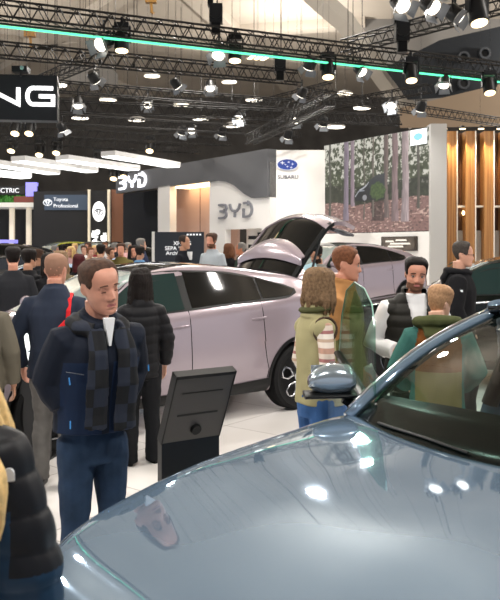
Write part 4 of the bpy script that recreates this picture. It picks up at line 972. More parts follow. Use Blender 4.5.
# ------------------------------------------------------------ people
def skinm(n, c): return mat(n, c, .5, var=.10, vscale=14, sheen=.1)
SK1 = skinm('skin_fair', '#c08f78'); SK2 = skinm('skin_ruddy', '#c58a72'); SK3 = skinm('skin_tan', '#b58468'); SKB = skinm('skin_boy', '#d3a48c')
LIP = mat('lips', '#a0605a', .5); STUB = mat('stubble_skin', '#8f6a5b', .6); BEARD = mat('beard_dark', '#2b1f19', .8); LASH = mat('lash_dark', '#3a261f', .7)
EYEW = mat('eye_white', '#b9aca4', .4); IRIS = mat('iris_dark', '#2b2622', .2)
HEADT = [(0, .020, -.078, -.020), (.03, .034, -.090, -.005), (.08, .046, -.096, .010), (.14, .053, -.097, .022), (.22, .059, -.095, .040), (.32, .065, -.093, .060), (.42, .069, -.091, .078),
         (.5, .072, -.089, .090), (.58, .0745, -.091, .097), (.66, .076, -.092, .100), (.74, .0755, -.087, .099), (.82, .072, -.076, .092), (.89, .063, -.058, .077), (.95, .046, -.034, .053), (.985, .027, -.014, .03), (1, .012, 0, .014)]
def head_co(t, a, off=0., feat=True, k=1.):
    hw, fy, by = [sm([(r[0], r[j]) for r in HEADT], t) for j in (1, 2, 3)]
    cy = (fy+by)/2; ry = (by-fy)/2; c, s = -cos(a), sin(a); e = 2/2.25
    x = (hw+off)*(abs(s)**e)*(1 if s >= 0 else -1); y = cy+(ry+off)*(abs(c)**e)*(1 if c >= 0 else -1); z = t*.236+off*(1.2*(t-.5) if t > .5 else 0)
    if feat and c < -.2:
        G = lambda x0, t0, sx, st: math.exp(-((x-x0)/sx)**2-((t-t0)/st)**2)
        y -= .026*math.exp(-(x/.013)**2)*max(0, 1-abs(t-.345)/.045 if t < .345 else 1-(t-.345)/.22)**.8 if .30 < t < .565 else 0
        y -= .008*(G(.014, .33, .009, .03)+G(-.014, .33, .009, .03))
        y += .011*(G(.032, .50, .016, .035)+G(-.032, .50, .016, .035))
        y -= .0045*(G(.03, .575, .022, .025)+G(-.03, .575, .022, .025))
        y -= .005*G(0, .225, .022, .018)+.006*G(0, .178, .02, .018); y += .0035*G(0, .203, .024, .007)+.004*G(0, .135, .02, .02)
        y -= .006*G(0, .06, .02, .035)
        y -= .004*(G(.038, .38, .018, .06)+G(-.038, .38, .018, .06))
    return Vector((x*k, y*k, z*k))
def add_head(b, M, lids=True):
    N = 44; ts = lin(46, 0, 1); rings = [[M @ head_co(t, 2*pi*i/N) for i in range(N)] for t in ts]
    b.loft(rings)
    for sd in (1, -1):                              # ears
        b2 = []
        for j in range(7):
            q = j/6; r = .6+.4*sin(pi*q); 
            b2.append([M @ Vector((sd*(.066+.014*q*(.4+.6*max(0, -cos(2*pi*i/12)*-1))), .012+.018*cos(2*pi*i/12)*r+.012*q, .105+.032*sin(2*pi*i/12)*r+.006)) for i in range(12)])
        b.loft(b2)
        if lids: b.ball(M @ Vector((sd*.032, -.076, .119)), .0125, 10, 8)
def hand_into(b, wr, d, up, curl=.4, sd=1, k=1.):
    """palm, four fingers and a side thumb; d = pointing direction, up = back of hand"""
    d = Vector(d).normalized(); up = Vector(up); up = (up-d*up.dot(d)).normalized(); x = d.cross(up)*sd
    b.tube([wr, wr+d*.03*k, wr+d*.085*k], [(.026*k, .018*k), (.038*k, .016*k), (.042*k, .014*k)], 10, ref=x)
    for j, (o, L) in enumerate([(-.03, .068), (-.010, .080), (.010, .075), (.029, .058)]):
        p = wr+d*.08*k+x*o*k; pts = [p-d*.01*k]; dd = d.copy()
        for s_ in range(3):
            dd = (dd*cos(curl)-up*sin(curl)).normalized(); p = p+dd*L*k*(.45, .32, .25)[s_]; pts.append(p)
        b.tube(pts, [.0098*k, .0092*k, .0085*k, .0072*k], 7)
    p = wr+d*.025*k-x*.03*k; q = p+(d*.6-x*.65-up*.2).normalized()*.045*k; r = q+(d*.85-x*.1-up*.4).normalized()*.035*k
    b.tube([p, q, r], [.0135*k, .0115*k, .009*k], 8)
class P:
    """a standing figure; local frame faces -Y, the figure's left is +X, feet on z = 0, 1.78 m tall"""
    def __init__(s, label, loc, rot, h=1.78, group=None, head=(0, 0, 0), arms=None, lean=0, build=1., vox=.008, hv=None, step=0, cat='person', skin=SK1, hs=1.):
        s.t = thing('person', label, cat, loc, R(rot), group, h/1.78); s.lean = R(lean); s.k = build; s.vox = vox; s.hv = hv or vox; s.skin = skin; s.far = vox > .02
        s.step = step
        s.A = {1: ((.245, .03, 1.14), (.25, -.06, .88)), -1: ((-.245, .03, 1.14), (-.25, -.06, .88))}
        if arms: s.A.update(arms)
        s.neck = s.T((0, .015, 1.49)); hy, hp, hr = head
        base = s.T((0, -.005, 1.545))
        s.HM = Matrix.Translation(base) @ Euler((0, R(hr), R(hy)), 'XYZ').to_matrix().to_4x4() @ Matrix.Translation((0, .02, .0)) @ Matrix.Rotation(R(hp), 4, 'X') @ Matrix.Translation((0, -.02, 0)) @ Matrix.Scale(hs, 4)
    def T(s, p):
        p = Vector(p)
        if p.z > .95 and s.lean:
            z = p.z-.95; k = min(1, z/.3); a = s.lean*k
            return Vector((p.x, p.y*cos(a)-z*sin(a), .95+z*cos(a)+p.y*sin(a)))
        return p
    def mesh(s, name, b, m, parent=None, vox=None, it=4, disp=None, zones=None):
        if s.far and vox is None:
            o = obj(name, b, m, parent or s.t, smooth=True)
        else:
            me = remesh(b, vox or s.vox, it, .5, disp); o = mesh_obj(name, me, m, parent or s.t)
        if zones:
            for p in o.data.polygons: p.material_index = zones(p.center)
        return o
    def arm_pts(s, sd):
        e, w_ = s.A[sd]; sh = s.T((sd*.168*s.k, .015, 1.393)); return [s.T((sd*.08, .015, 1.41)), sh, s.T(e), s.T(w_)]
    def body(s, beard=None, lids=True, curl=.4, lip=True, hands=(1, -1), stub=False):
        b = B(); b.tube([s.T((0, .03, 1.40)), s.neck, s.HM @ Vector((0, .028, .05))], [(.075, .07), (.058, .060), (.056, .062)], 14, ref=(1, 0, 0))
        add_head(b, s.HM, lids and not s.far)
        b.tube([s.T((0, .02, z)) for z in (.88, 1.0, 1.2, 1.36, 1.44)], [(.13, .09), (.12, .085), (.13, .09), (.13, .08), (.08, .06)], 14, ref=(1, 0, 0))
        for sd in (1, -1):
            a = s.arm_pts(sd); d = (a[3]-a[2]).normalized()
            b.tube([a[0], a[1], a[1].lerp(a[2], .5), a[2], a[2].lerp(a[3], .3), a[3], a[3]+d*.015], [.045, .048, .042, .036, .037, .025, .024], 10)
            if sd in hands:
                out = Vector((sd, -.2, 0)) if d.z < -.5 else Vector((0, -.3, 1))
                hand_into(b, a[3]+d*.005, d, out, curl, -sd if d.z < -.5 else sd)
            b.tube([(sd*.09, .02, .93), (sd*.10, .01-s.step*sd*.3, .52), (sd*.11, .03-s.step*sd*.2, .12), (sd*.11, .0-s.step*sd*.2, .05)], [.06, .045, .035, .03], 10)
        HI = s.HM.inverted(); ms = [s.skin, LIP, beard or STUB]
        def zn(c):
            q = HI @ c
            if q.y > -.02 or q.z < -.01 or q.z > .24: return 0 if not (beard and -.01 < q.z < .11 and q.y < .02 and abs(q.x) > .045) else 2
            t = q.z/.236
            if lip and .185 < t < .24 and abs(q.x) < .025-.3*abs(t-.21)/2 and q.y < -.085: return 1
            if beard and t < .28-.0*abs(q.x) and not (abs(q.x) < .018 and .22 < t < .25): return 2 if (t < .30) else 0
            if stub and t < .27: return 2
            return 0
        if beard is None and not stub: zz = (lambda c: min(1, zn(c)) if zn(c) < 2 else 0)
        else: zz = zn
        o = s.mesh('body', b, ms, None, s.hv if not s.far else None, 2, None, zz if not s.far else None); s.bo = o
        return s
    def eyes(s, mode='open', brow=None):
        for sd in (1, -1):
            if mode == 'open':
                b = B(); b.ball(s.HM @ Vector((sd*.032, -.0785, .118)), .0118, 10, 8); e = obj('eye', b, EYEW, s.t, smooth=True)
                b = B(); b.ball(s.HM @ Vector((sd*.032, -.0872, .1175)), (.0066, .004, .0066), 8, 6); obj('iris', b, IRIS, e, smooth=True)
            b = B(); z0 = .115 if mode == 'open' else .1135
            pts = [s.HM @ Vector((sd*(.032+.0135*q), -.0885+.007*q*q+(.001 if mode == 'open' else 0), (.1245 if mode == 'open' else .1125)-.003*q*q)) for q in lin(7, -1, 1)]
            b.tube(pts, .0016, 5); obj('eyelash', b, LASH, s.t)
            if brow is not None:
                b = B(); b.tube([s.HM @ (head_co(.585+.012*(1-q*q), pi*0, 0)*0+Vector((sd*(.032+.019*q), -.0935+.006*q*q-.002*q*sd*0+.006*max(0, q), .1385+.004*(1-q*q)-.003*max(0, q)))) for q in lin(7, -1, 1)], [(.004, .003)]*7, 6); obj('eyebrow', b, brow, s.t)
        return s
    def hair(s, m, kind='short', th=.012, front=.80, side=.56, back=.20, length=.3, seed=1, top=.018, spread=0):
        b = B(); N = 44; ts = lin(30, .10, .995); HM = s.HM
        def lo_(a):
            d = abs((a+pi) % (2*pi)-pi)          # 0 front .. pi back
            tab = [(0, front), (.45, front-.005), (.75, front-.04), (.98, front-.14), (1.08, side+.04), (1.22, side-.10), (1.36, side-.12), (1.50, side), (1.85, side-.02), (2.15, back+.08), (2.5, back), (3.15, back)]
            return sm(tab, d)+.012*noise.noise(Vector((a*6, seed, 0)))
        def mask(t, a): return t > lo_(a)-.035
        def th_(t, a):
            d = abs((a+pi) % (2*pi)-pi); k = th*(.35+.65*min(1, max(0, (t-.45)/.4))); e = min(1, max(-.35, (t-lo_(a))/.09))
            return (k+top*max(0, t-.7)/.3+.004*noise.noise(Vector((sin(a)*9, cos(a)*9, t*14+seed))))*max(0, e)-.005*(1-max(0, e))
        g = [[b.bm.verts.new(HM @ head_co(t, 2*pi*i/N, th_(t, 2*pi*i/N), False)) for i in range(N)] for t in ts]
        for j in range(len(ts)-1):
            for i in range(N):
                if mask((ts[j]+ts[j+1])/2, 2*pi*(i+.5)/N): b.face((g[j][i], g[j][(i+1) % N], g[j+1][(i+1) % N], g[j+1][i]))
        b.face(g[-1])
        for v in [v for v in b.bm.verts if not v.link_faces]: b.bm.verts.remove(v)
        if kind in ('short', 'buzz'):
            solid(b, .004); s.ho = obj('hair', b, m, s.t, smooth=True); return s
        # long: cap plus a fall of hair behind and beside the face
        solid(b, .02)
        L = length
        for k in range(22 if not s.far else 9):
            a = R(66)+R(228)*k/(21 if not s.far else 8); p0 = HM @ head_co(.78, a, .012, False); p1 = HM @ head_co(.45, a, .020, False)
            q = Vector(p1); out = (Vector((p1.x, p1.y, 0))-Vector((HM.translation.x, HM.translation.y, 0))); out.z = 0
            if out.length > 0: out.normalize()
            j = random.uniform(-.02, .02); e1 = q+Vector((j, j, -L*.45))+out*(.004+spread*.6); e2 = q+Vector((j*1.5, -j, -L*random.uniform(.75, 1.1)))+out*(random.uniform(-.02, .012)+spread)
            b.tube([p0, p1, e1, e2], [.016, .021, .020, .008], 7)
        s.ho = s.mesh('hair', b, m, None, s.hv*1.1 if not s.far else None, 1, (lambda c, n: .0035*sin((math.atan2(c.x-HM.translation.x, c.y-HM.translation.y))*46+5*noise.noise(c*7))+.006*noise.noise(c*11)) if not s.far else None)
        return s
    def top(s, m, name='jacket', hem=.80, pad=0., sleeves=(1, -1), cuff=0., neck=1.52, puff=0., zones=None, fold=.005, width=1., seed=0, sleeve_r=.0, collar=.0, parent=None, vox=None, torso=True):
        b = B(); k = s.k*width
        tab = [(.74, .175, .125), (.86, .178, .128), (.98, .168, .122), (1.08, .162, .118), (1.20, .175, .125), (1.32, .188, .128), (1.39, .172, .112), (1.44, .122, .092), (1.50, .072, .075)]
        if torso:
            zs = [hem]+[z for z in (.80, .86, .98, 1.08, 1.20, 1.32, 1.39, 1.44) if z > hem+.03]+[neck]
            b.tube([s.T((0, .015, z)) for z in zs], [(interp(tab, z)[0]*k+pad, interp(tab, z)[1]*k+pad) for z in zs], 22, ref=(1, 0, 0))
        if collar: b.tube([s.T((0, .02, 1.45)), s.T((0, .012, 1.50)), s.T((0, .0, 1.50+collar))], [(.10+pad*.5, .10+pad*.4), (.084+pad*.4, .086+pad*.4), (.078+pad*.4, .082+pad*.4)], 18, ref=(1, 0, 0))
        for sd in sleeves:
            a = s.arm_pts(sd); d = (a[3]-a[2]).normalized(); e = a[3]-d*(.02+cuff); r = pad*.8+sleeve_r
            b.tube([a[0], a[1], a[1].lerp(a[2], .45), a[2], a[2].lerp(e, .5), e], [.055+r*.7, .068+r, .060+r, .055+r, .050+r, .042+r], 14)
        for sd in (1, -1):
            if sd not in sleeves and torso: b.ball(s.T((sd*.148*k, .015, 1.385)), (.062+pad*.6, .085+pad*.6, .068+pad*.6), 12, 8)
        def dp(c, n):
            v = fold*(noise.noise(Vector((c.x*7+seed, c.y*7, c.z*5)))+.6*noise.noise(Vector((c.x*16, c.y*16+seed, c.z*9))))
            if puff: v += puff*(abs(sin(c.z*pi/.085+.8*noise.noise(c*3)))**.6-.6)
            return v
        s.jo = s.mesh(name, b, m, parent, vox, 5, dp, zones); return s
    def legs(s, m, name='trousers', r=1., fold=.007, zones=None, hem=.05):
        b = B(); st = s.step
        b.tube([(0, .015, z) for z in (.78, .86, .95, 1.02)], [(.15, .11), (.168, .122), (.16, .118), (.15, .11)], 18, ref=(1, 0, 0))
        for sd in (1, -1):
            b.tube([(sd*.085, .015, .90), (sd*.09, .012, .78), (sd*.098, .005-st*sd*.28, .50), (sd*.108, .03-st*sd*.22, .25), (sd*.11, .02-st*sd*.2, hem)], [.092*r, .092*r, .068*r, .062*r, .064*r], 14)
        s.mesh(name, b, m, None, None, 4, lambda c, n: fold*(noise.noise(Vector((c.x*9, c.y*9, c.z*11)))+.5*noise.noise(c*22)), zones); return s
    def shoes(s, m, sole=None):
        for sd in (1, -1):
            y = -s.step*sd*.2
            b = B(); b.tube([(sd*.11, .075+y, .05), (sd*.112, .03+y, .055), (sd*.118, -.06+y, .045), (sd*.122, -.13+y, .035), (sd*.122, -.165+y, .03)], [(.032, .04), (.042, .05), (.046, .04), (.042, .03), (.02, .018)], 14, ref=(1, 0, 0))
            o = obj('shoe', b, m, s.t, smooth=True)
            b = B(); b.prism([(sd*.118+.046*cos(2*pi*i/18)*(1 if sin(2*pi*i/18) < .3 else .9), -.045+y+.13*sin(2*pi*i/18)) for i in range(18)], lambda p: Vector((p[0], p[1], 0)), lambda p: Vector((p[0], p[1], .022))); obj('sole', b, sole or RUBBER, o)
        return s
NAVY = mat('navy_softshell', '#161c29', .75, bump=.2, bscale=400); NAVY2 = mat('dark_blue_panel_cloth', '#182741', .75, bump=.2, bscale=400)
JEANS = mat('blue_denim', '#27384f', .85, var=.25, vscale=9, bump=.3, bscale=600); JEANSL = mat('mid_blue_denim', '#3b5f92', .85, var=.2, vscale=9)
BLKCL = mat('black_cloth', '#151518', .8, bump=.2, bscale=350); BLKTR = mat('black_trouser_cloth', '#17181b', .85); GREYTR = mat('grey_trouser_cloth', '#6a6764', .85, var=.12, vscale=12, bump=.25, bscale=500)
SHOEB = mat('black_shoe', '#1b1a1a', .5); SHIRTW = mat('white_shirt', '#dfdfe0', .8); SOLEW = mat('shoe_sole_grey', '#5d5c5b', .8)
BROWN = mat('brown_hair', '#4a352a', .6, var=.35, vscale=60, bump=.4, bscale=300); GREYH = mat('grey_hair', '#7b7772', .6, var=.3, vscale=60); DARKH = mat('dark_brown_hair', '#17110f', .6, var=.3, vscale=60, bump=.3, bscale=300)
BLOND = mat('blonde_hair', '#dcb878', .5, var=.3, vscale=40, bump=.4, bscale=250); GING = mat('ginger_brown_hair', '#6e4630', .6, var=.3, vscale=60); REDH = mat('dark_red_hair', '#47181c', .6, var=.3, vscale=40); DBLOND = mat('dark_blonde_hair', '#7a6148', .6, var=.4, vscale=50, bump=.4, bscale=250)
STRAW = mat('strawberry_blond_hair', '#a98362', .6, var=.25, vscale=60)
def at(px, d): return ((px-250)/F*d, d, 0)

# 1 the man in the dark jacket, checked scarf and jeans, nearest standing figure
p = P('man in navy jacket, checked scarf and blue jeans looking down at the grey-blue car', at(94, 3.78), 34, 1.73, head=(10, 9, -8), lean=7, arms={1: ((.25, .10, 1.20), (.16, .01, 1.07)), -1: ((-.22, .06, 1.19), (-.155, .0, 1.06))}, build=1.04, hs=1.10, vox=.0075, hv=.0042, skin=SK2)
p.body(stub=False); p.eyes('down', brow=mat('brow_brown', '#5a4032', .7)).hair(BROWN, front=.86, side=.54, back=.22, th=.007, top=.006)
def z1(c):
    if abs(c.x) < .20 and c.y < -.02 and .86 < c.z < 1.30 and abs(c.x) > .02: return 1
    return 0
p.top([NAVY, NAVY2], hem=.94, pad=.034, collar=.03, neck=1.495, zones=z1, fold=.008)
p.legs(JEANS, r=1.05).shoes(SHOEB)
ja = p.jo
b = B(); b.prism([(-.004, 1.40), (.006, 1.40), (.03, 1.53), (-.026, 1.53)], lambda q: p.T((q[0], -.152+.20*(q[1]-1.37), q[1])), lambda q: p.T((q[0], -.10, q[1]))); o = obj('shirt', b, SHIRTW, p.t)
def scarf_mat():
    m = bpy.data.materials.new('checked_scarf'); m.use_nodes = True; nt = m.node_tree; q = nt.nodes['Principled BSDF']; tc = nt.nodes.new('ShaderNodeTexCoord'); ck = nt.nodes.new('ShaderNodeTexChecker'); ck.inputs['Scale'].default_value = 11
    ck.inputs['Color1'].default_value = (*srgb('#0c0e13'), 1); ck.inputs['Color2'].default_value = (*srgb('#1d2433'), 1); nt.links.new(tc.outputs['Object'], ck.inputs[0]); nt.links.new(ck.outputs[0], q.inputs['Base Color']); q.inputs['Roughness'].default_value = .9; return m
SCARF = scarf_mat()
b = B()
b.tube([p.T((.115*sin(a), .012-.115*cos(a), 1.475-.012*cos(a))) for a in lin(20, R(32), R(328))], [(.048, .038)]*20, 12)
for x, z0, yy in ((.085, .84, -.0), (-.065, .86, 0)):
    pts = [(x*.8, -.10, 1.47), (x, -.165, 1.36), (x*1.05, -.185, 1.22), (x, -.178, 1.05), (x, -.180, 1.03), (x*1.05, -.182, z0+.12)]
    pts = [p.T(q) for q in pts]
    b.tube(pts, [(.045, .03), (.055, .022), (.062, .018), (.062, .016), (.062, .016), (.062, .014)], 12, ref=(1, 0, 0))
me = remesh(b, .007, 3, .5, lambda c, n: .004*noise.noise(c*14)+.003*sin(c.x*120)); mesh_obj('scarf', me, SCARF, p.t)
b = B(); b.tube([(-.20, -.140, 1.262), (-.12, -.168, 1.245)], .002, 5); obj('pocket_zip', b, mat('zip_grey', '#5d6066', .5), ja)
for q0, q1 in (((-.2, -.143, 1.26), (-.195, -.150, 1.225)), ((-.19, -.168, 1.04), (-.19, -.170, 1.0)), ((.225, -.12, 1.28), (.225, -.126, 1.25))):
    b = B(); b.tube([p.T(q0), p.T(q1)], .0035, 6); obj('zip_pull', b, mat('zip_blue', '#3f8fd6', .4), ja)

# 2 bald man seen from behind
p = P('bald man seen from behind in navy jumper and grey trousers with a red-strapped bag', at(55, 5.85), 184, 1.745, hs=1.08, head=(-8, 10, 0), arms={-1: ((-.25, .08, 1.15), (-.25, .04, .90)), 1: ((.30, .02, 1.16), (.27, -.10, .90))}, build=1.08, vox=.009, hv=.0065, step=.15, skin=SK2)
p.body(curl=.5).hair(mat('shaved_hair', '#8d6b59', .7), 'buzz', th=.003, front=.88, side=.5, back=.2, top=0)
p.top(mat('navy_jumper', '#2a3140', .85, bump=.2, bscale=400), 'jumper', hem=.84, pad=.016, cuff=.0, fold=.009, collar=.05, neck=1.535).legs(GREYTR, r=1.08, fold=.010).shoes(SHOEB, SOLEW)
RED = mat('red_strap', '#d0232a', .6)
b = B(); b.tube([(-.12, .155, 1.24), (-.125, .135, 1.36), (-.125, .09, 1.445), (-.125, .0, 1.485), (-.125, -.09, 1.43), (-.11, -.15, 1.3)], [(.017, .006)]*6, 8, ref=(1, 0, 0)); st = obj('bag_strap', b, RED, p.t)
b = B(); b.tube([(-.18, .20, 1.30), (-.20, .21, 1.2), (-.21, .21, 1.0), (-.20, .2, .92)], [(.10, .06), (.13, .08), (.13, .08), (.11, .06)], 16, ref=(1, 0, 0)); bag = p.mesh('bag', b, BLKCL, None, .01, 3)
b = B(); b.tube([(-.06, .245, 1.215), (-.13, .27, 1.275), (-.2, .275, 1.30), (-.27, .25, 1.30)], [(.012, .02), (.012, .03), (.012, .03), (.012, .02)], 8, ref=(0, 1, 0)); obj('bag_flap', b, RED, bag)
b = B(); b.tube([(-.10, .297, 1.15), (-.2, .302, 1.185), (-.29, .285, 1.19)], .006, 6); obj('bag_piping', b, RED, bag)

# 3 grey-haired man cut by the left edge, with a rucksack
p = P('grey-haired man with glasses and dark rucksack at the left edge', at(-21, 5.5), 188, 1.64, head=(-50, 6, 0), build=1.0, vox=.010, hv=.007, skin=SK3)
p.body().hair(GREYH, front=.8, side=.45, back=.12, th=.014)
p.top(mat('beige_jacket', '#645e52', .8), hem=.85, pad=.02, fold=.008, collar=.03).legs(BLKTR, r=1.12).shoes(SHOEB)
b = B(); b.tube([(0, .20, 1.38), (0, .24, 1.25), (0, .25, 1.05), (0, .22, .90)], [(.11, .05), (.15, .10), (.16, .11), (.14, .08)], 18, ref=(1, 0, 0)); rk = p.mesh('rucksack', b, mat('rucksack_dark', '#232325', .7), None, .01, 3)
b = B(); b.tube([(-.1, .345, 1.12), (.1, .345, 1.12)], .006, 6); b.tube([(-.1, .335, 1.2), (.1, .335, 1.2)], .006, 6); obj('rucksack_zip', b, mat('zip_grey', '#77787a', .5), rk)
b = B()
for sd in (1, -1): b.tube([(sd*.1, .15, 1.42), (sd*.115, .03, 1.475), (sd*.115, -.1, 1.40), (sd*.13, -.13, 1.2)], [(.022, .007)]*4, 8, ref=(1, 0, 0))
obj('rucksack_strap', b, mat('rucksack_dark', '#232325', .7), rk)
def glasses(p, m=None):
    b = B(); HM = p.HM
    for sd in (1, -1):
        b.tube([HM @ Vector((sd*.033+.02*cos(2*pi*k/14), -.101, .118+.015*sin(2*pi*k/14))) for k in range(15)], .0016, 5)
        b.tube([HM @ Vector((sd*.053, -.099, .122)), HM @ Vector((sd*.078, -.05, .122)), HM @ Vector((sd*.078, .012, .120))], .0018, 5)
    b.tube([HM @ Vector((-.013, -.102, .12)), HM @ Vector((.013, -.102, .12))], .0018, 5); obj('glasses', b, m or BLACKP, p.t)
glasses(p)
# the lower dark padded coat he carries round his hips
b = B(); b.tube([(0, .02, z) for z in (.50, .62, .74, .88)], [(.20, .155), (.205, .16), (.20, .155), (.18, .14)], 18, ref=(1, 0, 0)); p.mesh('padded_coat_skirt', b, BLKCL, None, .011, 3, lambda c, n: .010*(abs(sin(c.z*pi/.08))**.6-.6))

# 4 blonde woman at the lower left corner, seen from behind
p = P('blonde woman in black and petrol blue puffer jacket at the lower left corner', at(-72, 1.72), 192, 1.70, head=(-15, 0, 0), build=.84, vox=.008, arms={-1: ((-.225, .05, 1.13), (-.235, -.02, .86)), 1: ((.225, .05, 1.13), (.235, -.02, .86))})
p.body().hair(BLOND, 'long', length=.46, front=.8, side=.2, back=.1, spread=.12)
b = B(); random.seed(5)
for k in range(12):
    q = k/11; x0 = -.01-.05*q; x1 = -.08-.105*q+random.uniform(-.008, .008)
    b.tube([(x0, .11, 1.66), (x0*1.3-.02, .15, 1.54), (x1*.85, .225-.05*q, 1.44), (x1, .25-.05*q, 1.36), (x1+.01, .24-.045*q, 1.255+random.uniform(-.02, .03))], [.02, .026, .026, .024, .009], 8)
p.mesh('hair_fall', b, BLOND, p.ho, .007, 2, lambda c, n: .003*sin(c.x*260+6*noise.noise(c*8)))
PETROL = mat('petrol_puffer', '#123049', .5, spec=.25); PUFFB = mat('black_puffer', '#0f1117', .5, spec=.25)
p.top([PUFFB, PETROL], hem=.80, pad=.038, puff=.009, collar=.07, fold=.008, zones=lambda c: 1 if (c.z < 1.29 and abs(c.x) < .195) or c.z < 1.15 else 0)
p.legs(BLKTR).shoes(SHOEB)
def on_surface(o, origin, direction):
    r, l, n, f = o.ray_cast(Vector(origin), Vector(direction).normalized()); return (l, n) if r else (Vector(origin), Vector((0, 1, 0)))
l, n = on_surface(p.jo, (-.19, .6, 1.375), (0, -1, 0))
pl = [(-.014, -.015), (.014, -.015), (.014, .0)]+[(.014*cos(a), .014*sin(a)) for a in lin(8, .1, pi)]
b = B(); b.prism(pl, lambda q: l+Vector((q[0], .008, q[1]+.0)), lambda q: l+Vector((q[0], -.004, q[1]))); obj('sleeve_logo', b, mat('patch_white', '#d9dcdf', .6), p.jo)

# 5 dark-haired woman behind the man in the navy jacket
p = P('woman with long dark hair and black padded jacket close to the open-tailgate car', at(141, 6.45), 205, 1.62, head=(-10, 8, 0), vox=.010, hv=.008, build=.88, skin=SK1)
p.body().hair(DARKH, 'long', length=.40, front=.8, side=.3, back=.1)
p.top(mat('black_down', '#161619', .6), hem=.80, pad=.022, puff=.009, fold=.006).legs(BLKTR, r=1.15, hem=.03).shoes(SHOEB)

# 6 woman in the beige-green gilet, 7 the man beside her
p = P('woman in khaki gilet and patterned jumper behind the mirror of the grey-blue car', at(317, 4.95), 112, 1.655, head=(14, 8, 0), vox=.008, hv=.0065, build=.84, arms={-1: ((-.235, .04, 1.14), (-.235, -.10, .92)), 1: ((.23, .03, 1.14), (.22, -.12, .95))}, skin=SK1)
p.body().hair(DBLOND, 'long', length=.17, front=.8, side=.25, back=.08, th=.020)
def knit():
    m = bpy.data.materials.new('patterned_knit'); m.use_nodes = True; nt = m.node_tree; q = nt.nodes['Principled BSDF']; tc = nt.nodes.new('ShaderNodeTexCoord'); sp = nt.nodes.new('ShaderNodeSeparateXYZ'); nt.links.new(tc.outputs['Object'], sp.inputs[0])
    mu = nt.nodes.new('ShaderNodeMath'); mu.operation = 'MULTIPLY'; mu.inputs[1].default_value = 5.5; fr = nt.nodes.new('ShaderNodeMath'); fr.operation = 'FRACT'; nt.links.new(sp.outputs[2], mu.inputs[0]); nt.links.new(mu.outputs[0], fr.inputs[0])
    r = nt.nodes.new('ShaderNodeValToRGB'); r.color_ramp.interpolation = 'CONSTANT'; e = r.color_ramp.elements
    for pos, c in [(0, '#e3d6ca'), (.2, '#c0a590'), (.32, '#e6dcd2'), (.5, '#a06a68'), (.62, '#d8c8ba'), (.8, '#b9917f')]:
        x = e[0] if pos == 0 else e.new(pos); x.position = pos; x.color = (*srgb(c), 1)
    e[-1].color = (*srgb('#e3d6ca'), 1); nt.links.new(fr.outputs[0], r.inputs[0]); nt.links.new(r.outputs[0], q.inputs['Base Color']); q.inputs['Roughness'].default_value = .9; return m
p.top(knit(), 'jumper', hem=.95, pad=-.004, fold=.005).top(mat('khaki_gilet', '#a39b74', .75, bump=.15, bscale=300), 'gilet', hem=.87, pad=.022, sleeves=(), collar=.05, fold=.011)
gi = p.jo
b = B(); b.tube([p.T((.09*sin(a), .012-.09*cos(a), 1.52+.01*cos(a))) for a in lin(20, 0, 2*pi)], [(.03, .02)]*20, 8); obj('gilet_collar', b, mat('olive_collar', '#4b4c2f', .8), gi, smooth=True)
for sd in (-1,):
    b = B(); a0 = p.arm_pts(sd); b.tube([a0[1]+Vector((sd*.01+.0, .085*cos(a), .085*sin(a)-.01)) for a in lin(18, 0, 2*pi)], .010, 6); obj('gilet_armhole', b, mat('brown_trim', '#4e3e32', .8), gi)
p.legs(JEANSL, r=.95).shoes(SHOEB)

TAN = mat('tan_suede', '#a97a4c', .85, var=.12, vscale=15); OLIVE = mat('olive_jacket_cloth', '#5f6038', .8, var=.15, vscale=12)
p = P('man with short ginger-brown hair in tan and olive jacket beside the woman in the gilet', at(343, 5.45), 66, 1.81, head=(18, 8, 0), vox=.008, hv=.0055, build=1.02, arms={-1: ((-.255, .03, 1.14), (-.23, -.07, .89)), 1: ((.25, .03, 1.14), (.22, -.07, .89))}, skin=SK2)
p.body().eyes('open', brow=GING).hair(GING, front=.82, side=.52, back=.22, th=.007, top=.010)
p.top([OLIVE, TAN], hem=.84, pad=.024, collar=.06, fold=.010, zones=lambda c: 1 if c.z > 1.17+.35*(c.y+.0) and abs(c.x) < .30 and c.y > -.09+.0*c.x else 0).legs(mat('olive_trouser', '#4d4a38', .85)).shoes(SHOEB)

# 8 bearded man in padded gilet
p = P('dark-haired bearded man in black padded gilet over a white long-sleeved top', at(414, 5.6), 2, 1.725, head=(-4, 8, 4), vox=.008, hv=.0055, build=1.10, arms={-1: ((-.30, .04, 1.14), (-.12, -.24, 1.09)), 1: ((.27, .06, 1.14), (.2, -.2, 1.08))}, skin=SK2)
p.body(beard=mat('beard_short_dark', '#6b4c3c', .8)).eyes('open', brow=DARKH).hair(DARKH, front=.83, side=.50, back=.22, th=.009, top=.016)
p.top([SHIRTW, SK3], 'top', hem=.84, pad=.012, fold=.009, cuff=.08, sleeve_r=.012, collar=.0)
b = B(); b.prism([(-.05, 1.30), (.05, 1.30), (.045, 1.315), (.02, 1.312), (.0, 1.322), (-.03, 1.312)], lambda q: Vector((q[0], -.182, q[1])), lambda q: Vector((q[0], -.13, q[1]))); obj('chest_print', b, BLACKP, p.jo)
p.top(mat('black_quilted', '#23221f', .6), 'gilet', hem=.80, pad=.036, sleeves=(), puff=.010, fold=.005, collar=.055)
gi = p.jo; bm = bmesh.new(); bm.from_mesh(gi.data)
dl = [f for f in bm.faces if f.calc_center_median().y < -.02 and abs(f.calc_center_median().x-.0) < .015+.15*max(0, f.calc_center_median().z-1.08) and f.calc_center_median().z > 1.08]
bmesh.ops.delete(bm, geom=dl, context='FACES'); bm.to_mesh(gi.data); bm.free()
p.legs(BLKTR, r=1.06).shoes(SHOEB)

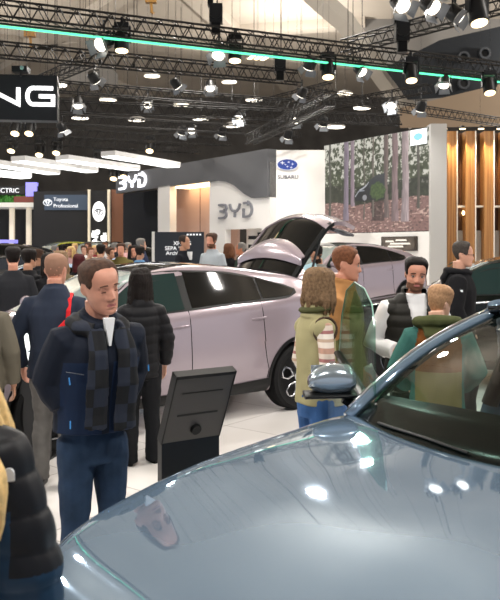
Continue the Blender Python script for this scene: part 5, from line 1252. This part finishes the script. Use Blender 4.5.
# 9 boy in the colour-block hooded fleece, seen from behind
p = P('boy with fair hair in green, rust and khaki colour-block hoodie seen from behind', at(437, 4.95), 172, 1.555, head=(-38, 18, 0), vox=.0085, hv=.006, build=1.0, arms={1: ((.275, -.02, 1.15), (.2, -.22, 1.02)), -1: ((-.275, -.02, 1.15), (-.2, -.22, 1.02))}, skin=SKB)
p.body().hair(STRAW, front=.72, side=.46, back=.16, th=.008, top=.024)
TEALF = mat('teal_fleece', '#3f6e67', .95, bump=.3, bscale=220); RUST = mat('rust_fleece', '#7a4a24', .95, var=.2, vscale=14, bump=.3, bscale=220); KHAKI = mat('khaki_fleece', '#857448', .95, bump=.3, bscale=220); HOOD = mat('moss_hood', '#4c5133', .95, bump=.3, bscale=220)
p.top([KHAKI, TEALF, RUST], 'hoodie', hem=.80, pad=.030, fold=.008, sleeve_r=.012, zones=lambda c: 1 if abs(c.x) > .165+.10*max(0, 1.42-c.z)*.0-.25*max(0, c.z-1.36) else (2 if c.z > 1.17 else 0))
b = B(); b.tube([p.T((.115*sin(a), .03-.105*cos(a), 1.515-.012*cos(a))) for a in lin(22, 0, 2*pi)], [(.072, .05)]*22, 10); b.tube([p.T((0, .13, 1.49)), p.T((0, .165, 1.43)), p.T((0, .17, 1.35))], [(.12, .04), (.11, .045), (.03, .02)], 14, ref=(1, 0, 0)); p.mesh('hood', b, HOOD, p.jo, .009, 3, lambda c, n: .006*noise.noise(c*12))
p.legs(JEANSL).shoes(SHOEB)

# 10 man in the black hoodie
p = P('man with glasses in black hoodie walking to the right beside the dark green car', at(461, 7.9), 72, 1.86, head=(5, 6, 0), vox=.010, hv=.0075, step=.5, skin=SK1)
p.body().hair(mat('dark_grey_hair', '#3d3733', .6, var=.3, vscale=60), front=.86, side=.5, back=.2, th=.008).top(mat('black_hoodie', '#141417', .9), 'hoodie', hem=.86, pad=.03, fold=.012).legs(BLKTR).shoes(SHOEB)
glasses(p)
b = B(); b.tube([p.T((.105*sin(a), .03-.10*cos(a), 1.49-.012*cos(a))) for a in lin(20, 0, 2*pi)], [(.045, .035)]*20, 10); b.tube([p.T((0, .12, 1.49)), p.T((0, .16, 1.42)), p.T((0, .16, 1.34))], [(.11, .04), (.10, .045), (.03, .02)], 14, ref=(1, 0, 0)); p.mesh('hood', b, mat('black_hoodie', '#141417', .9), p.jo, .011, 3)
b = B(); b.box((-.265, .015, 1.30), (.012, .03, .05)); b.box((-.267, -.01, 1.315), (.012, .04, .02)); obj('sleeve_logo', b, mat('patch_white', '#d9dcdf', .6), p.jo)

# 11 person cut by the right edge
p = P('person in navy padded jacket cut off by the right edge', at(519, 5.6), 250, 1.72, vox=.011, build=1.05, skin=SK1)
p.body().hair(DARKH, side=.4).top(mat('navy_down', '#1a2233', .5), hem=.82, pad=.04, puff=.01).legs(BLKTR).shoes(SHOEB)

# 12 man with the tablet at the open boot
p = P('bearded man with glasses holding a pale blue tablet behind the raised tailgate', at(318, 11.6), -50, 1.83, head=(0, 16, 0), vox=.012, hv=.0085, arms={1: ((.25, .0, 1.15), (.10, -.30, 1.22)), -1: ((-.25, .0, 1.15), (-.10, -.30, 1.20))}, skin=SK3)
p.body(beard=BEARD, curl=.8).hair(DARKH, front=.8, side=.45, back=.2, th=.016); glasses(p)
p.top(mat('grey_melange_jumper', '#80807c', .9), 'jumper', hem=.84, pad=.015).legs(BLKTR).shoes(SHOEB)
tb = thing('tablet', 'pale blue tablet held up by the bearded man behind the raised tailgate', 'tablet', Vector(at(311.5, 11.3))+Vector((0, -.05, 1.45)), R(-10))
M = Matrix.Rotation(R(-25), 3, 'X') @ Matrix.Rotation(R(-20), 3, 'Y')
b = B(); b.box((0, 0, 0), (.19, .012, .27), M); obj('case', b, mat('tablet_cover_blue', '#a9cfdc', .5), tb); b = B(); b.box(M @ Vector((0, .008, 0)), (.17, .004, .25), M); obj('screen', b, BLACKP, tb)

# 13-16 people on the platform behind the mauve roof
PZ = .27
def pl_at(px, d): q = at(px, d); return (q[0], q[1], PZ)
p = P('balding man in dark suit in front of the navy text board', pl_at(184, 13.2), 72, 1.74, head=(0, 2, 0), vox=.012, hv=.009, skin=SK3)
p.body().hair(mat('thin_dark_hair', '#3a2f2a', .7), 'buzz', th=.005, front=.92, side=.5, back=.2).top(mat('dark_suit', '#16181f', .8), 'suit_jacket', pad=.012).legs(BLKTR).shoes(SHOEB)
b = B(); b.prism([(-.03, 1.36), (.03, 1.36), (.05, 1.50), (-.05, 1.50)], lambda q: Vector((q[0], -.14, q[1])), lambda q: Vector((q[0], -.08, q[1]))); obj('shirt', b, SHIRTW, p.jo)
p = P('bearded man in pale grey shirt facing the man in the suit', pl_at(212, 13.0), -35, 1.77, head=(0, 4, 0), vox=.012, hv=.009, build=1.05, skin=SK2)
p.body(beard=mat('beard_brown', '#5a4030', .8)).hair(BROWN, front=.8, side=.45, back=.2, th=.014).top(mat('pale_grey_shirt', '#a3aab0', .8), 'shirt', pad=.01, cuff=.1).legs(BLKTR).shoes(SHOEB)
p = P('brown-haired woman behind the mauve roof, left of the reddish bald man', pl_at(229, 14.0), 160, 1.60, vox=.013, hv=.010, build=.9)
p.body().hair(mat('chestnut_hair', '#6b4630', .6, var=.3, vscale=40), 'long', length=.2).top(BLKCL, pad=.02).legs(BLKTR).shoes(SHOEB)
p = P('reddish bald man in dark green jacket beside the raised tailgate', pl_at(241, 13.6), -100, 1.62, head=(0, 0, 0), vox=.013, hv=.010, skin=skinm('skin_red', '#c27a58'))
p.body().hair(GREYH, 'buzz', th=.004, front=.95, side=.5, back=.2).top(mat('dark_green_jacket', '#2b3b33', .8), pad=.02).legs(BLKTR).shoes(SHOEB)

# crowd in the hall at left
CL = {'dk': '#26272b', 'nv': '#232b45', 'ol': '#6a6036', 'oc': '#6b6049', 'bl': '#5e86ad', 'gy': '#7a7a7b', 'wh': '#c9c6c2', 'rd': '#7f2f33', 'bg': '#a08c74', 'pk': '#b58c8c', 'bk': '#17171a', 'gn': '#3e4d36'}
HR = {'br': BROWN, 'dk': DARKH, 'gy': GREYH, 'bd': BLOND, 'rd': REDH, 'gi': GING, 'db': DBLOND}
GN = {'dk': 'charcoal', 'nv': 'navy', 'ol': 'olive', 'oc': 'brown', 'bl': 'blue', 'gy': 'grey', 'wh': 'white', 'rd': 'red', 'bg': 'beige', 'pk': 'pink', 'bk': 'black', 'gn': 'green'}
def crowd(label, px, top, d, rot, c, h, long=False, vox=None, build=1., group=None):
    hh = H-(top-YH)/F*d
    q = P(label, at(px, d), rot, hh, group, vox=vox or .03, build=build, skin=[SK1, SK2, SK3][int(px) % 3])
    q.body().hair(HR[h], 'long' if long else 'short', length=.25, side=.4, th=.014).top(mat('cloth_'+GN[c], CL[c], .85), pad=.02).legs([BLKTR, JEANS][int(px) % 2]).shoes(SHOEB); return q
crowd('person in charcoal hooded jacket seen from behind, left of the bald man', 13, 248, 9.2, 200, 'dk', 'dk', vox=.012)
crowd('dark-haired person in black between the charcoal hoodie and the bald man', 29, 250, 10.0, 150, 'bk', 'dk', vox=.014)
crowd('woman with long light brown hair in an olive brown coat, right of the bald head', 60, 252, 10.3, -10, 'oc', 'db', True, vox=.012)
crowd('dark-haired woman peeping out between the bald head and the olive brown coat', 50, 254, 9.6, 60, 'bk', 'dk', True, vox=.014)
crowd('person with dark red hair in front of the pale blue car', 79, 255, 12.5, 190, 'bk', 'rd', True, vox=.014)
crowd('bearded man in olive jacket above the open-tailgate car roof', 121, 244, 16.5, 5, 'ol', 'br', vox=.014, build=1.1)
crowd('person in bright blue jacket right of the man in olive', 140, 247, 16.0, 150, 'bl', 'dk', vox=.016)
crowd('dark-haired person between the man in olive and the blue jacket', 133, 246, 17.5, 30, 'dk', 'dk', True)
crowd('tall grey-haired person in navy next to the white column', 141, 239, 18.5, 110, 'nv', 'gy', build=1.2)
crowd('person in navy with a blue hood left of the man in olive', 101, 245, 16.3, 170, 'nv', 'nv' if False else 'dk')
crowd('person in dark jacket directly left of the man in olive', 110, 248, 16.9, 60, 'dk', 'br')
crowd('pink-clad woman left of the red-haired person', 71, 247, 19.4, -20, 'pk', 'bd', True)
crowd('person in white far behind the red-haired person', 84, 246, 22.6, 10, 'wh', 'br')
crowd('person in beige just right of the red-haired person', 90, 248, 19.3, 40, 'bg', 'gi')
crowd('blonde woman in red far back left of the blue-hooded person', 95, 246, 24, 0, 'rd', 'bd', True)
crowd('person in grey far back, left end of the crowd by the lime car', 55, 246, 22, 90, 'gy', 'gy')
crowd('dark figure far back under the lime car', 64, 245, 25, 150, 'dk', 'dk')
crowd('pale-haired person in beige under the lime car', 75, 244, 26, 20, 'bg', 'bd')
crowd('woman in green far back right of the lime car', 88, 243, 25.6, -30, 'gn', 'br', True)
crowd('brown-haired person in white far back behind the blue-hooded person', 105, 243, 26, 0, 'wh', 'gi')
crowd('person in black far back behind the man in olive', 115, 243, 24, 120, 'bk', 'gy')
crowd('person in dark clothes close to the left edge, looking away', 38, 250, 12.5, 120, 'dk', 'br', vox=.016)
crowd('grey-haired person in pink far back beside the black car', 128, 243, 23, 60, 'pk', 'gy')
